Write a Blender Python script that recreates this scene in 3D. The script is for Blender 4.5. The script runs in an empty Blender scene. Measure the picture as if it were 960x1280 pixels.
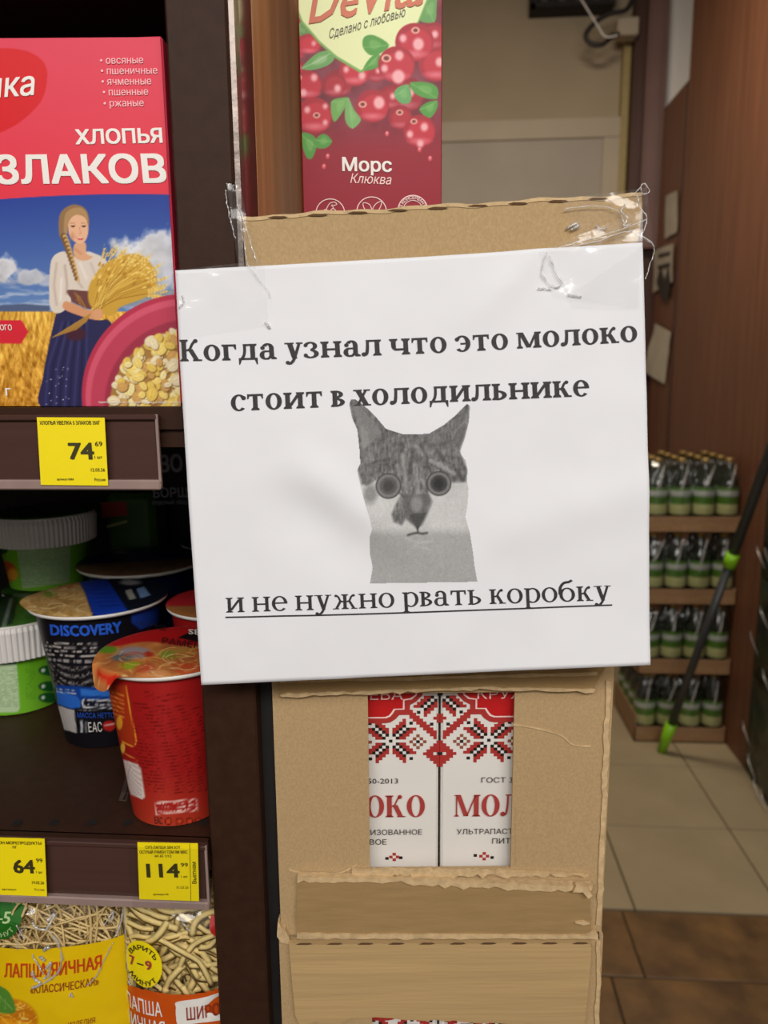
import bpy, math, random
import numpy as np
from mathutils import Matrix, Vector
from mathutils.geometry import delaunay_2d_cdt
random.seed(7); RNG = np.random.default_rng(7)
SC = bpy.context.scene
COL = SC.collection

# ------------------------------------------------------------------ camera
F = 940.0
TH, PS, RO = math.radians(10.2), math.radians(4.0), math.radians(-0.5)
CAM = np.array([0, 0, 1.41])
def rx(a): c, s = math.cos(a), math.sin(a); return np.array([[1, 0, 0], [0, c, -s], [0, s, c]])
def rz(a): c, s = math.cos(a), math.sin(a); return np.array([[c, -s, 0], [s, c, 0], [0, 0, 1]])
R = rz(PS) @ rx(math.pi / 2 - TH) @ rz(RO)
cd = bpy.data.cameras.new('camera'); cam = bpy.data.objects.new('camera', cd); COL.objects.link(cam)
M = Matrix([list(R[i]) + [CAM[i]] for i in range(3)] + [[0, 0, 0, 1]])
cam.matrix_world = M
cd.sensor_fit = 'VERTICAL'; cd.sensor_height = 36.0; cd.lens = F / 1280 * 36.0
cd.clip_start = 0.01; cd.clip_end = 50
cd.dof.use_dof = True; cd.dof.focus_distance = 0.43; cd.dof.aperture_fstop = 9.5
SC.camera = cam
SC.view_settings.view_transform = 'Standard'; SC.view_settings.look = 'None'
SC.view_settings.gamma = 1.0; SC.view_settings.use_curve_mapping = False
SC.view_settings.exposure = 0.0

# ------------------------------------------------------------------ light
w = bpy.data.worlds.new('world'); SC.world = w; w.use_nodes = True
w.node_tree.nodes['Background'].inputs[0].default_value = (0.9, 0.87, 0.8, 1)
w.node_tree.nodes['Background'].inputs[1].default_value = 0.05
def area(name, loc, target, sx, sy, power, col):
    l = bpy.data.lights.new(name, 'AREA'); l.shape = 'RECTANGLE'; l.size = sx; l.size_y = sy
    l.energy = power; l.color = col
    o = bpy.data.objects.new(name, l); COL.objects.link(o)
    o.location = loc
    o.rotation_euler = (Vector(target) - Vector(loc)).to_track_quat('-Z', 'Y').to_euler()
    return o
area('aisle_lamp', (0.70, -1.20, 2.55), (0.0, 0.4, 1.2), 1.3, 0.4, 23, (1.0, 0.965, 0.92))
area('aisle_lamp', (-0.35, -1.05, 2.20), (-0.1, 0.4, 1.15), 1.5, 0.4, 15.5, (1.0, 0.965, 0.92))
area('front_fill_light', (0.1, -2.45, 1.7), (-0.1, 0.4, 1.15), 3.0, 1.9, 9, (1.0, 0.97, 0.93))  # broad unseen fill, added to brighten sign and shelf from the front
area('corridor_lamp', (0.35, 2.3, 3.1), (0.4, 2.9, 0.0), 0.5, 0.3, 34, (1.0, 0.88, 0.70))

# ------------------------------------------------------------------ helpers
def lin(c):
    c = np.asarray(c, float) / 255.0
    return np.where(c <= 0.04045, c / 12.92, ((c + 0.055) / 1.055) ** 2.4)
def ray(x, y):
    x = np.asarray(x, float); y = np.asarray(y, float)
    return np.stack([(x - 480) / F, -(y - 640) / F, -np.ones_like(x)], -1) @ R.T
HD = np.array([-math.sin(PS), math.cos(PS), 0]); RT = np.array([math.cos(PS), math.sin(PS), 0])
UP = np.array([0, 0, 1.0])
def onz(x, y, z): d = ray(x, y); return CAM + d * ((z - CAM[2]) / d[2])
def onY(x, y, Y): d = ray(x, y); return CAM + d * (Y / d[1])
def onX(x, y, X): d = ray(x, y); return CAM + d * (X / d[0])
def onD(x, y, D): d = ray(x, y); return CAM + d * (D / (d @ HD))
def proj(p):
    q = (np.asarray(p) - CAM) @ R
    return 480 - F * q[..., 0] / q[..., 2], 640 + F * q[..., 1] / q[..., 2]
VV = R.T @ np.array([0, 0, -1.0]); VV = np.array([480 - F * VV[0] / VV[2], 640 + F * VV[1] / VV[2]])

class Plane:
    """a real plane in the room; gives points on it from coordinates measured in the photo"""
    def __init__(s, P0, n, disp=None):
        s.P0 = np.asarray(P0, float); s.n = np.asarray(n, float) / np.linalg.norm(n); s.disp = disp
    def at(s, xy, off=0.0):
        xy = np.asarray(xy, float).reshape(-1, 2)
        d = ray(xy[:, 0], xy[:, 1]); t = ((s.P0 - CAM) @ s.n) / (d @ s.n)
        p = CAM + d * t[:, None]
        if s.disp is not None:
            off = s.disp(p) + off
            return p + s.n * np.asarray(off).reshape(-1, 1)
        return p + s.n * np.asarray(off, float).reshape(-1, 1)
def planeY(Y): return Plane((0, Y, 1), (0, -1, 0))
def planeD(D): return Plane(HD * D, -HD)

ROOTM = {}
def tag(o, label=None, cat=None, group=None, kind=None):
    if label: o['label'] = label
    if cat: o['category'] = cat
    if group: o['group'] = group
    if kind: o['kind'] = kind
    return o
def link(name, me, parent=None, loc=None):
    o = bpy.data.objects.new(name, me); COL.objects.link(o)
    if parent is not None: o.parent = parent
    if loc is not None: o.location = loc
    return o
def empty(name, loc, label, cat, group=None, rotz=0):
    o = link(name, None); o.location = loc; o.rotation_euler = (0, 0, rotz); o.empty_display_size = 0.05
    tag(o, label, cat, group)
    ROOTM[o.name] = (np.asarray(loc, float), rz(rotz)); return o
def mk(name, verts, faces, mats, parent=None, origin=None, smooth=False, fm=None, colors=None, local=False):
    """verts in world coordinates; stored relative to the root they belong to"""
    v = np.asarray(verts, float).reshape(-1, 3)
    if parent is not None:
        o0, rm = ROOTM[parent.name]
    else:
        o0, rm = (np.zeros(3) if origin is None else np.asarray(origin, float)), np.eye(3)
    if not local: v = (v - o0) @ rm
    me = bpy.data.meshes.new(name)
    me.from_pydata([tuple(p) for p in v], [], [tuple(int(i) for i in f) for f in faces])
    for m in (mats if isinstance(mats, (list, tuple)) else [mats]): me.materials.append(m)
    if fm is not None: me.polygons.foreach_set('material_index', np.asarray(fm, np.int32))
    if smooth: me.polygons.foreach_set('use_smooth', np.ones(len(me.polygons), bool))
    if colors is not None:
        a = me.color_attributes.new('Col', 'FLOAT_COLOR', 'POINT')
        c = np.ones((len(v), 4), np.float32); c[:, :3] = colors; a.data.foreach_set('color', c.ravel())
    me.update()
    ob = link(name, me, parent, None if parent is not None else tuple(o0))
    ROOTM[ob.name] = (o0, rm)
    return ob

class B:
    """collects shapes into one mesh"""
    def __init__(s): s.v = []; s.f = []; s.m = []; s.n = 0
    def add(s, v, f, mi=0):
        v = np.asarray(v, float).reshape(-1, 3)
        s.v.append(v); s.f += [tuple(i + s.n for i in q) for q in f]; s.m += [mi] * len(f); s.n += len(v); return s
    def box(s, lo, hi, mi=0, frame=None, bev=0.0):
        lo = np.asarray(lo, float); hi = np.asarray(hi, float)
        if bev:
            v = []
            for ax in range(3):
                for sz in (0, 1):
                    a, b = [i for i in range(3) if i != ax]
                    for (sa, sb) in ((0, 0), (1, 0), (1, 1), (0, 1)):
                        p = np.zeros(3); p[ax] = hi[ax] if sz else lo[ax]
                        p[a] = hi[a] - bev if sa else lo[a] + bev; p[b] = hi[b] - bev if sb else lo[b] + bev
                        v.append(p)
            v = np.array(v); f = hull(v)
            if frame is not None: v = v @ frame[1].T + frame[0]
            return s.add(v, f, mi)
        v = np.array([[x, y, z] for x in (lo[0], hi[0]) for y in (lo[1], hi[1]) for z in (lo[2], hi[2])])
        if frame is not None: v = v @ frame[1].T + frame[0]
        return s.add(v, [(0, 1, 3, 2), (4, 6, 7, 5), (0, 4, 5, 1), (2, 3, 7, 6), (0, 2, 6, 4), (1, 5, 7, 3)], mi)
    def prism(s, pl, pts, o0, o1, mi=0):
        """polygon measured on plane pl, given thickness from o0 to o1 towards the viewer"""
        pts = np.asarray(pts, float); n = len(pts)
        a = pl.at(pts, o1); b = pl.at(pts, o0)
        s.add(np.vstack([a, b]), [tuple(range(n))] + [tuple(range(2 * n - 1, n - 1, -1))] +
              [(i, i + n, (i + 1) % n + n, (i + 1) % n) for i in range(n)], mi); return s
    def tube(s, pts, r, sides=6, mi=0, flat=1.0):
        p = np.asarray(pts, float); n = len(p); rr = np.broadcast_to(np.asarray(r, float), (n,))
        t = np.gradient(p, axis=0); t /= np.linalg.norm(t, axis=1)[:, None] + 1e-12
        ref = np.array([0, -1.0, 0.13]); u = np.cross(t, ref); ln = np.linalg.norm(u, axis=1)
        u[ln < 1e-4] = (1, 0, 0); u /= np.linalg.norm(u, axis=1)[:, None]; w_ = np.cross(t, u)
        v = []
        for k in range(sides):
            a = 2 * math.pi * k / sides
            v.append(p + (u * math.cos(a) + w_ * math.sin(a) * flat) * rr[:, None])
        v = np.stack(v, 1).reshape(-1, 3); f = []
        for i in range(n - 1):
            for k in range(sides):
                k2 = (k + 1) % sides
                f.append((i * sides + k, i * sides + k2, (i + 1) * sides + k2, (i + 1) * sides + k))
        f.append(tuple(range(sides))[::-1]); f.append(tuple((n - 1) * sides + k for k in range(sides)))
        return s.add(v, f, mi)
    def lathe(s, prof, c, seg=32, mi=0, ribs=None):
        c = np.asarray(c, float); n = len(prof); v = []; f = []
        for (r, z) in prof:
            for k in range(seg):
                a = 2 * math.pi * k / seg
                rr = r
                v.append((c[0] + rr * math.cos(a), c[1] + rr * math.sin(a), c[2] + z))
        for i in range(n - 1):
            for k in range(seg):
                k2 = (k + 1) % seg
                f.append((i * seg + k, i * seg + k2, (i + 1) * seg + k2, (i + 1) * seg + k))
        return s.add(v, f, mi)
    def build(s, name, mats, parent=None, origin=None, smooth=False, **k):
        return mk(name, np.vstack(s.v), s.f, mats, parent, origin, smooth, s.m, **k)
def hull(v):
    import bmesh
    bm = bmesh.new(); vs = [bm.verts.new(p) for p in v]
    r = bmesh.ops.convex_hull(bm, input=vs); bm.verts.index_update()
    bmesh.ops.dissolve_limit(bm, angle_limit=0.01, verts=bm.verts, edges=bm.edges) if False else None
    f = [tuple(x.index for x in q.verts) for q in bm.faces]; bm.free(); return f
def smoothline(pts, n=24, closed=False):
    p = np.asarray(pts, float); k = len(p); out = []
    if closed: idx = [(i - 1) % k for i in range(k)], list(range(k)), [(i + 1) % k for i in range(k)], [(i + 2) % k for i in range(k)]
    else:
        m = k - 1; idx = [max(i - 1, 0) for i in range(m)], list(range(m)), [i + 1 for i in range(m)], [min(i + 2, k - 1) for i in range(m)]
    seg = len(idx[0]); per = max(2, int(round(n / seg)))
    for a, b, c, d in zip(*idx):
        for j in range(per):
            t = j / per
            out.append(0.5 * ((2 * p[b]) + (-p[a] + p[c]) * t + (2 * p[a] - 5 * p[b] + 4 * p[c] - p[d]) * t * t + (-p[a] + 3 * p[b] - 3 * p[c] + p[d]) * t ** 3))
    if not closed: out.append(p[-1])
    return np.array(out)

# ------------------------------------------------------------------ materials
def mat(name, rgb, rough=0.5, spec=0.5, metal=0.0, var=0.08, scale=40.0, bump=0.0, bscale=None, attr=False,
        stretch=None, rgb2=None, alpha=None, trans=0.0, coat=0.0, emit=None, detail=4.0, bdist=0.002):
    m = bpy.data.materials.new(name); m.use_nodes = True; nt = m.node_tree; N = nt.nodes; L = nt.links
    bs = N['Principled BSDF']
    bs.inputs['Roughness'].default_value = rough; bs.inputs['Metallic'].default_value = metal
    bs.inputs['Specular IOR Level'].default_value = spec; bs.inputs['Transmission Weight'].default_value = trans
    bs.inputs['Coat Weight'].default_value = coat; bs.inputs['Coat Roughness'].default_value = 0.08
    tc = N.new('ShaderNodeTexCoord'); mp = N.new('ShaderNodeMapping'); L.new(tc.outputs['Object'], mp.inputs[0])
    if stretch: mp.inputs['Scale'].default_value = stretch
    nz = N.new('ShaderNodeTexNoise'); nz.inputs['Scale'].default_value = scale; nz.inputs['Detail'].default_value = detail
    L.new(mp.outputs[0], nz.inputs['Vector'])
    if attr:
        at = N.new('ShaderNodeAttribute'); at.attribute_name = 'Col'
        mx = N.new('ShaderNodeMix'); mx.data_type = 'RGBA'; mx.blend_type = 'MULTIPLY'; mx.inputs[0].default_value = 1.0
        cr = N.new('ShaderNodeMapRange'); cr.inputs[3].default_value = 1 - var; cr.inputs[4].default_value = 1 + var
        L.new(nz.outputs[0], cr.inputs[0]); L.new(at.outputs['Color'], mx.inputs[6]); L.new(cr.outputs[0], mx.inputs[7])
        L.new(mx.outputs[2], bs.inputs['Base Color'])
    else:
        c = lin(rgb); c2 = lin(rgb2) if rgb2 is not None else None
        cr = N.new('ShaderNodeValToRGB'); e = cr.color_ramp.elements
        e[0].position = 0.3; e[1].position = 0.7
        a = c * (1 - var); b = c2 if c2 is not None else np.minimum(c * (1 + var), 1)
        e[0].color = (*a, 1); e[1].color = (*b, 1)
        L.new(nz.outputs[0], cr.inputs[0]); L.new(cr.outputs[0], bs.inputs['Base Color'])
    if bump:
        n2 = nz
        if bscale:
            n2 = N.new('ShaderNodeTexNoise'); n2.inputs['Scale'].default_value = bscale; n2.inputs['Detail'].default_value = 3
            L.new(mp.outputs[0], n2.inputs['Vector'])
        bp = N.new('ShaderNodeBump'); bp.inputs['Strength'].default_value = bump; bp.inputs['Distance'].default_value = bdist
        L.new(n2.outputs[0], bp.inputs['Height']); L.new(bp.outputs[0], bs.inputs['Normal'])
    if emit: bs.inputs['Emission Color'].default_value = (*lin(emit), 1); bs.inputs['Emission Strength'].default_value = 1
    return m
def film(name, amount=0.1, rough=0.12, tint=(1, 1, 1), bump=0.6, scale=60, bdist=0.002, diff=0.0):
    """clear plastic: mostly see-through with a gloss"""
    m = bpy.data.materials.new(name); m.use_nodes = True; nt = m.node_tree; N = nt.nodes; L = nt.links
    N.remove(N['Principled BSDF']); out = N['Material Output']
    t = N.new('ShaderNodeBsdfTransparent'); t.inputs[0].default_value = (*tint, 1)
    g = N.new('ShaderNodeBsdfGlossy'); g.inputs['Roughness'].default_value = rough
    mx = N.new('ShaderNodeMixShader'); fr = N.new('ShaderNodeFresnel'); fr.inputs[0].default_value = 1.45
    ad = N.new('ShaderNodeMath'); ad.operation = 'ADD'; ad.inputs[1].default_value = amount; ad.use_clamp = True
    nz = N.new('ShaderNodeTexNoise'); nz.inputs['Scale'].default_value = scale; nz.inputs['Detail'].default_value = 3
    tc = N.new('ShaderNodeTexCoord'); L.new(tc.outputs['Object'], nz.inputs['Vector'])
    bp = N.new('ShaderNodeBump'); bp.inputs['Strength'].default_value = bump; bp.inputs['Distance'].default_value = bdist
    L.new(nz.outputs[0], bp.inputs['Height']); L.new(bp.outputs[0], g.inputs['Normal'])
    ad.inputs[0].default_value = 0.05; L.new(ad.outputs[0], mx.inputs[0])
    L.new(t.outputs[0], mx.inputs[1]); L.new(g.outputs[0], mx.inputs[2])
    if diff:
        df = N.new('ShaderNodeBsdfDiffuse'); df.inputs[0].default_value = (0.8, 0.8, 0.8, 1)
        m2 = N.new('ShaderNodeMixShader'); m2.inputs[0].default_value = diff
        L.new(mx.outputs[0], m2.inputs[1]); L.new(df.outputs[0], m2.inputs[2]); L.new(m2.outputs[0], out.inputs[0])
    else: L.new(mx.outputs[0], out.inputs[0])
    return m
MT = {}
MT['print'] = mat('print_gloss', (0, 0, 0), rough=0.4, spec=0.22, attr=True, var=0.02)
MT['print_matt'] = mat('print_matt', (0, 0, 0), rough=0.8, spec=0.2, attr=True, var=0.02)
MT['kraft'] = mat('kraft_board', (182, 154, 114), rough=0.9, spec=0.1, var=0.09, scale=900, bump=0.3, bscale=800, bdist=0.0005, stretch=(1, 1, .7))
MT['kraft_light'] = mat('torn_board_inside', (204, 176, 134), rough=0.95, spec=0.1, var=0.16, scale=200, bump=0.6, bscale=260, bdist=0.001)
MT['kraft_dark'] = mat('folded_board', (160, 132, 90), rough=0.9, spec=0.1, var=0.08, scale=120, bump=0.25, bscale=300, bdist=0.0006, stretch=(.3, .3, 2))
MT['slit'] = mat('slit_dark', (92, 66, 40), rough=0.95, var=0.2)
MT['paper'] = mat('office_paper', (232, 233, 238), rough=0.75, spec=0.25, var=0.015, scale=25, bump=0.12, bscale=18, bdist=0.004)
MT['toner'] = mat('black_toner', (52, 50, 52), rough=0.6, spec=0.3, var=0.25, scale=700)
MT['brown_steel'] = mat('brown_painted_steel', (54, 34, 24), rough=0.5, spec=0.14, var=0.12, scale=120, bump=0.15, bscale=700, bdist=0.0004)
MT['rail'] = mat('brown_plastic_rail', (74, 50, 44), rough=0.35, spec=0.25, var=0.08, scale=30, stretch=(.1, 1, 6))
MT['rail_pale'] = mat('pale_rail_edge', (150, 128, 122), rough=0.2, spec=0.6, var=0.1)  # paler brown, puts the highlight on rail lips and ends into the colour
MT['black'] = mat('black_matt', (22, 19, 18), rough=0.7, var=0.2)
MT['wood'] = mat('wood_panel', (132, 84, 48), rgb2=(160, 104, 60), rough=0.45, var=0.15, scale=9, stretch=(9, 9, .5), detail=6)
MT['wood_dark'] = mat('dark_wood_panel', (104, 64, 44), rgb2=(122, 78, 54), rough=0.5, var=0.12, scale=6, stretch=(6, 6, .3), detail=6)
MT['wood_deep'] = mat('deep_brown_board', (70, 40, 32), rough=0.5, var=0.15, scale=6, stretch=(6, 6, .4))
MT['alu'] = mat('scuffed_metal_strip', (120, 110, 104), rough=0.3, metal=0.8, var=0.2, scale=60, bump=0.4, bscale=120, bdist=0.001)
MT['yellow'] = mat('yellow_tag_paper', (250, 228, 16), rough=0.5, spec=0.4, var=0.02)
MT['tagink'] = mat('tag_ink', (58, 52, 14), rough=0.6, var=0.1)
MT['white'] = mat('white_ink', (240, 236, 230), rough=0.5, var=0.02)
MT['cream'] = mat('cream_ink', (250, 214, 208), rough=0.5, var=0.02)
MT['red'] = mat('red_ink', (196, 28, 30), rough=0.4, var=0.04)
MT['darkred'] = mat('dark_red_stitch', (176, 52, 48), rough=0.45, var=0.05)
MT['brickred'] = mat('brick_red_ink', (172, 62, 58), rough=0.5, var=0.06)
MT['ink'] = mat('black_ink', (30, 24, 24), rough=0.5, var=0.1)
MT['milk_white'] = mat('milk_carton_board', (232, 228, 222), rough=0.35, spec=0.45, var=0.02, scale=30)
MT['orange'] = mat('orange_ink', (206, 84, 30), rough=0.4, var=0.05)
MT['brown_ink'] = mat('brown_red_ink', (150, 50, 26), rough=0.5, var=0.1)
MT['terracotta'] = mat('terracotta_ink', (204, 108, 76), rough=0.5, var=0.1)
MT['grey_ink'] = mat('grey_script_ink', (110, 108, 88), rough=0.5, var=0.1)
MT['blue_ink'] = mat('bright_blue_ink', (40, 92, 205), rough=0.4, var=0.05)
MT['tape'] = film('clear_tape', amount=-0.005, rough=0.12, bump=0.45, scale=60, bdist=0.002, diff=0.015)
MT['fold_glint'] = film('whitened_film_fold', amount=0.25, rough=0.25, bump=0.2, diff=0.35)  # film whitened so that its folds carry painted highlights
MT['wrap'] = film('shrink_film', amount=0.03, rough=0.14, bump=0.9, scale=24, bdist=0.01)
MT['bag'] = film('noodle_bag_film', amount=0.02, rough=0.1, bump=0.9, scale=45, bdist=0.004)

# ------------------------------------------------------------------ lettering
_tc = {}
def sans(s, bold=0.0):
    k = (s, bold)
    if k not in _tc:
        c = bpy.data.curves.new('t', 'FONT'); c.body = s; c.resolution_u = 2; c.fill_mode = 'NONE'
        o = bpy.data.objects.new('t', c); COL.objects.link(o)
        me = bpy.data.meshes.new_from_object(o.evaluated_get(bpy.context.evaluated_depsgraph_get()))
        pv = [Vector(p.co[:2]) for p in me.vertices]; ed = [tuple(e.vertices) for e in me.edges]
        bpy.data.objects.remove(o); bpy.data.curves.remove(c); bpy.data.meshes.remove(me)
        ov, _, of, _, _, _ = delaunay_2d_cdt(pv, ed, [], 0, 1e-6)
        v = np.array([tuple(p) for p in ov]); f = [tuple(p) for p in of]
        cen = np.array([v[list(p)].mean(0) for p in f]); wn = np.zeros(len(f)); pa = np.array([tuple(p) for p in pv])
        for a_, b_ in ed:                # winding number: overlapping contours merge, counters stay open
            (x0, y0), (x1, y1) = pa[a_], pa[b_]
            if y0 == y1: continue
            hit = ((y0 <= cen[:, 1]) != (y1 <= cen[:, 1])) & (cen[:, 0] < x0 + (cen[:, 1] - y0) * (x1 - x0) / (y1 - y0)); wn += np.where(hit, 1 if y1 > y0 else -1, 0)
        f = [p for p, k_ in zip(f, wn) if abs(k_) > .5]
        v = v / 0.728; n0 = len(v); v = np.hstack([v, np.zeros((n0, 1))])
        if bold > 0:                     # a heavier face: the outline repeated in thin layers, each shifted a little
            sh = [(0, 0), (-1, -.7), (1, -.7), (-1, .7), (1, .7), (1, 0), (-1, 0)]; V = []; G = []
            for q_, (a_, b_) in enumerate(sh): V.append(v + np.array([a_ * bold * 1.35, b_ * bold * 1.35, q_])); G += [tuple(i + q_ * n0 for i in p) for p in f]
            v = np.vstack(V); f = G
        g = []; V = []              # every face on its own hair-thin layer, so that overlapping outlines never coincide
        for q_, p in enumerate(f): g.append(tuple(range(len(V), len(V) + len(p)))); V += [v[i] + np.array([0, 0, (q_ % 9) * .11]) for i in p]
        v, f = np.array(V).reshape(-1, 3), g
        if len(v): v[:, 0] -= v[:, 0].min()
        _tc[k] = (v, f)
    v, f = _tc[k]; return v.copy(), f
class Serif:
    """a small upright serif alphabet drawn with stems, bowls and strokes; cap height 1, x height .735"""
    X = .735
    def __init__(s, w, t, sl=.085, st=.06): s.w, s.t, s.s, s.st = w, t, sl, st
    def rect(s, x0, y0, x1, y1): s.p.append([(x0, y0), (x1, y0), (x1, y1), (x0, y1)])
    def stem(s, x, y0, y1, top='', bot='', w=None):
        w = w or s.w; s.rect(x, y0, x + w, y1); k = s.s
        for side, y, d in ((bot, y0, 1), (top, y1, -1)):
            xl = x - (k if 'l' in side else 0); xr = x + w + (k if 'r' in side else 0)
            if side:
                s.p.append([(xl, y), (xr, y), (xr, y + d * s.st * .75), (x + w * .98, y + d * s.st * 1.7), (x + w * .02, y + d * s.st * 1.7), (xl, y + d * s.st * .75)])
    def ring(s, cx, cy, rx_, ry_, a0=0, a1=360, wv=None, th=None, n=26):
        wv = wv or s.w; th = th or s.t; m = max(4, int(n * abs(a1 - a0) / 360))
        a = [math.radians(a0 + (a1 - a0) * i / m) for i in range(m + 1)]
        for i in range(m):
            q = []
            for b in (a[i], a[i + 1]): q.append((cx + rx_ * math.cos(b), cy + ry_ * math.sin(b)))
            for b in (a[i + 1], a[i]): q.append((cx + (rx_ - wv) * math.cos(b), cy + (ry_ - th) * math.sin(b)))
            s.p.append(q)
    def stroke(s, pts, w0, w1=None, n=10):
        w1 = w0 if w1 is None else w1; p = smoothline(pts, n) if len(pts) > 2 else np.array(pts, float)
        t = np.gradient(p, axis=0); t /= np.linalg.norm(t, axis=1)[:, None]; nn = np.stack([-t[:, 1], t[:, 0]], 1)
        ww = np.linspace(w0, w1, len(p))[:, None] / 2
        a = p + nn * ww; b = p - nn * ww
        for i in range(len(p) - 1): s.p.append([tuple(a[i]), tuple(a[i + 1]), tuple(b[i + 1]), tuple(b[i])])
    def diag(s, x0, y0, x1, y1, w):   # slanted stroke with flat ends, w = horizontal width
        s.p.append([(x0 - w / 2, y0), (x0 + w / 2, y0), (x1 + w / 2, y1), (x1 - w / 2, y1)])
    def dot(s, cx, cy, r): s.p.append([(cx + r * math.cos(a), cy + r * math.sin(a)) for a in np.linspace(0, 2 * math.pi, 11)[:-1]])
    def glyph(s, c):
        s.p = []; w, t, X, st, k = s.w, s.t, s.X, s.st, s.s
        G = .40 + .5 * w                      # inner width of a two-stem letter
        if c in 'нит':
            pass
        if c == 'о': s.ring(.34, X / 2, .32, X / 2 + .015); return .68
        if c == 'О': s.ring(.42, .5, .40, .515); return .84
        if c == 'н': s.stem(k, 0, X, 'lr', 'lr'); s.stem(k + G, 0, X, 'lr', 'lr'); s.rect(k + w, X / 2 - t * .6, k + G, X / 2 + t * .6); return 2 * k + G + w
        if c == 'и': s.stem(k, 0, X, 'lr', 'lr'); s.stem(k + G, 0, X, 'lr', 'lr'); s.diag(k + w * .9, .10, k + G + w * .1, X - .10, t * 1.9); return 2 * k + G + w
        if c == 'ь': s.stem(k, 0, X, 'lr', 'l'); s.ring(k + w * .6, .21, .36 + w * .2, .225, -90, 90, th=t); s.rect(k + w * .5, 0, k + w, t); return k + w * .8 + .36 + w * .2
        if c == 'р':
            s.stem(k, -.28, X, 'l', 'lr'); s.ring(k + w * .5 + .20, X / 2 - .0, .28 + w * .25, X / 2 + .012, -125, 125); return k + w * .75 + .48
        if c == 'т':
            s.stem(.34 - w / 2, 0, X, '', 'lr'); s.rect(.03, X - t * 1.25, .65, X)
            for x, d in ((.03, 1), (.65, -1)): s.p.append([(x, X), (x, X - .22), (x + d * .045, X - .22), (x + d * (.06 + w * .2), X - t), (x + d * .07, X)])
            return .68
        if c == 'г':
            s.stem(k, 0, X, 'l', 'lr'); s.rect(k + w, X - t * 1.25, .56, X); s.p.append([(.56, X), (.56 - .12, X - t), (.56 - .05, X - .24), (.56, X - .24)]); return .58
        if c == 'л':
            x1 = k + .36 + w * .4; s.stem(x1, 0, X, 'r', 'lr'); s.rect(.17, X - t * 1.2, x1 + .02, X)
            s.stroke([(.235, X - .01), (.225, .38), (.185, .12), (.09, .06)], t * 1.5, t * 2.0); s.dot(.075, .075, .05 + w * .25); return x1 + w + k
        if c == 'д':
            x1 = .40 + w * .4; s.stem(x1, t, X, 'r', ''); s.rect(.20, X - t * 1.2, x1 + .02, X)
            s.stroke([(.265, X - .01), (.26, .42), (.22, .2), (.14, t * .8)], t * 1.5, t * 1.5)
            s.rect(.02, 0, x1 + w + .09, t * 1.2)
            for x, d in ((.02, 1), (x1 + w + .09, -1)): s.p.append([(x, t), (x, -.21), (x + d * .045, -.21), (x + d * (.06 + w * .3), 0.0), (x + d * .07, t)])
            return x1 + w + .11
        if c == 'м':
            W = .66 + w * .8; s.stem(k, 0, X, '', 'lr', w=t * 1.25); s.rect(0, X - st * .75, k + w, X)
            s.stem(k + W - w, 0, X, 'r', 'lr'); s.diag(k + w * .55, X, k + W * .48, .03, w * .95); s.diag(k + W * .5, .03, k + W - w * .55, X, t * 1.4); return 2 * k + W
        if c in 'Мм' or c == 'М':
            W = .80 + w; s.stem(k, 0, 1, '', 'lr', w=t * 1.2); s.rect(0, 1 - st * .75, k + w, 1)
            s.stem(k + W - w, 0, 1, 'r', 'lr'); s.diag(k + w * .5, 1, k + W * .45, .02, w); s.diag(k + W * .48, .02, k + W - w * .6, 1, t * 1.3); return 2 * k + W
        if c == 'Л':
            x1 = .42 + w * .5; s.stem(x1, 0, 1, 'r', 'lr'); s.rect(.2, 1 - st, x1 + .02, 1)
            s.stroke([(.30, .98), (.285, .5), (.23, .14), (.12, .06)], t * 1.4, t * 2.0); s.dot(.085, .10, .05 + w * .3); return x1 + w + k
        if c == 'К':
            s.stem(k, 0, 1, 'lr', 'lr')
            s.stroke([(k + w, .50), (k + w + .13, .56), (k + w + .24, .80), (k + w + .36, .955)], t * 1.2, t * 1.5); s.dot(k + w + .36, .93, .045 + w * .25)
            s.diag(k + w + .14, .56, k + w + .40, 0, w * 1.05); s.rect(k + w + .24, 0, k + w + .40 + w * .6 + k, st); return k + w + .48 + w * .6
        if c == 'к':
            s.stem(k, 0, X, 'lr', 'lr')
            s.stroke([(k + w, X * .5), (k + w + .11, X * .55), (k + w + .19, X * .8), (k + w + .29, X * .945)], t * 1.2, t * 1.5); s.dot(k + w + .29, X * .91, .04 + w * .22)
            s.diag(k + w + .11, X * .57, k + w + .31, 0, w * 1.0); s.rect(k + w + .18, 0, k + w + .31 + w * .55 + k, st); return k + w + .38 + w * .55
        if c == 'ж':
            m_ = .46 + w * .3; s.stem(m_ - w / 2, 0, X, 'lr', 'lr')
            for d in (1, -1):
                s.stroke([(m_ + d * w * .4, X * .5), (m_ + d * (.14 + w * .3), X * .56), (m_ + d * (.22 + w * .3), X * .82), (m_ + d * (.32 + w * .3), X * .945)], t * 1.2, t * 1.4)
                s.dot(m_ + d * (.32 + w * .3), X * .91, .035 + w * .2); s.diag(m_ + d * (.13 + w * .3), X * .57, m_ + d * (.33 + w * .3), 0, w * .85)
                x = m_ + d * (.33 + w * .3); s.rect(x - .09 - w * .3, 0, x + .09 + w * .3, st * .9)
            return 2 * m_ + .02
        if c == 'х':
            s.diag(.14 + w * .2, X, .50 + w * .1, 0, w * 1.15); s.diag(.15, 0, .50 + w * .1, X, t * 1.5)
            for x, y in ((.14 + w * .2, X), (.52 + w * .1, X), (.14, 0), (.50 + w * .1, 0)):
                s.rect(x - .13 - (w * .2 if (y == 0) == (x > .3) else 0), y - (st * .85 if y else 0), x + .13 + (w * .2 if (y == 0) == (x > .3) else 0), y + (0 if y else st * .85))
            return .66 + w * .1
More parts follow.
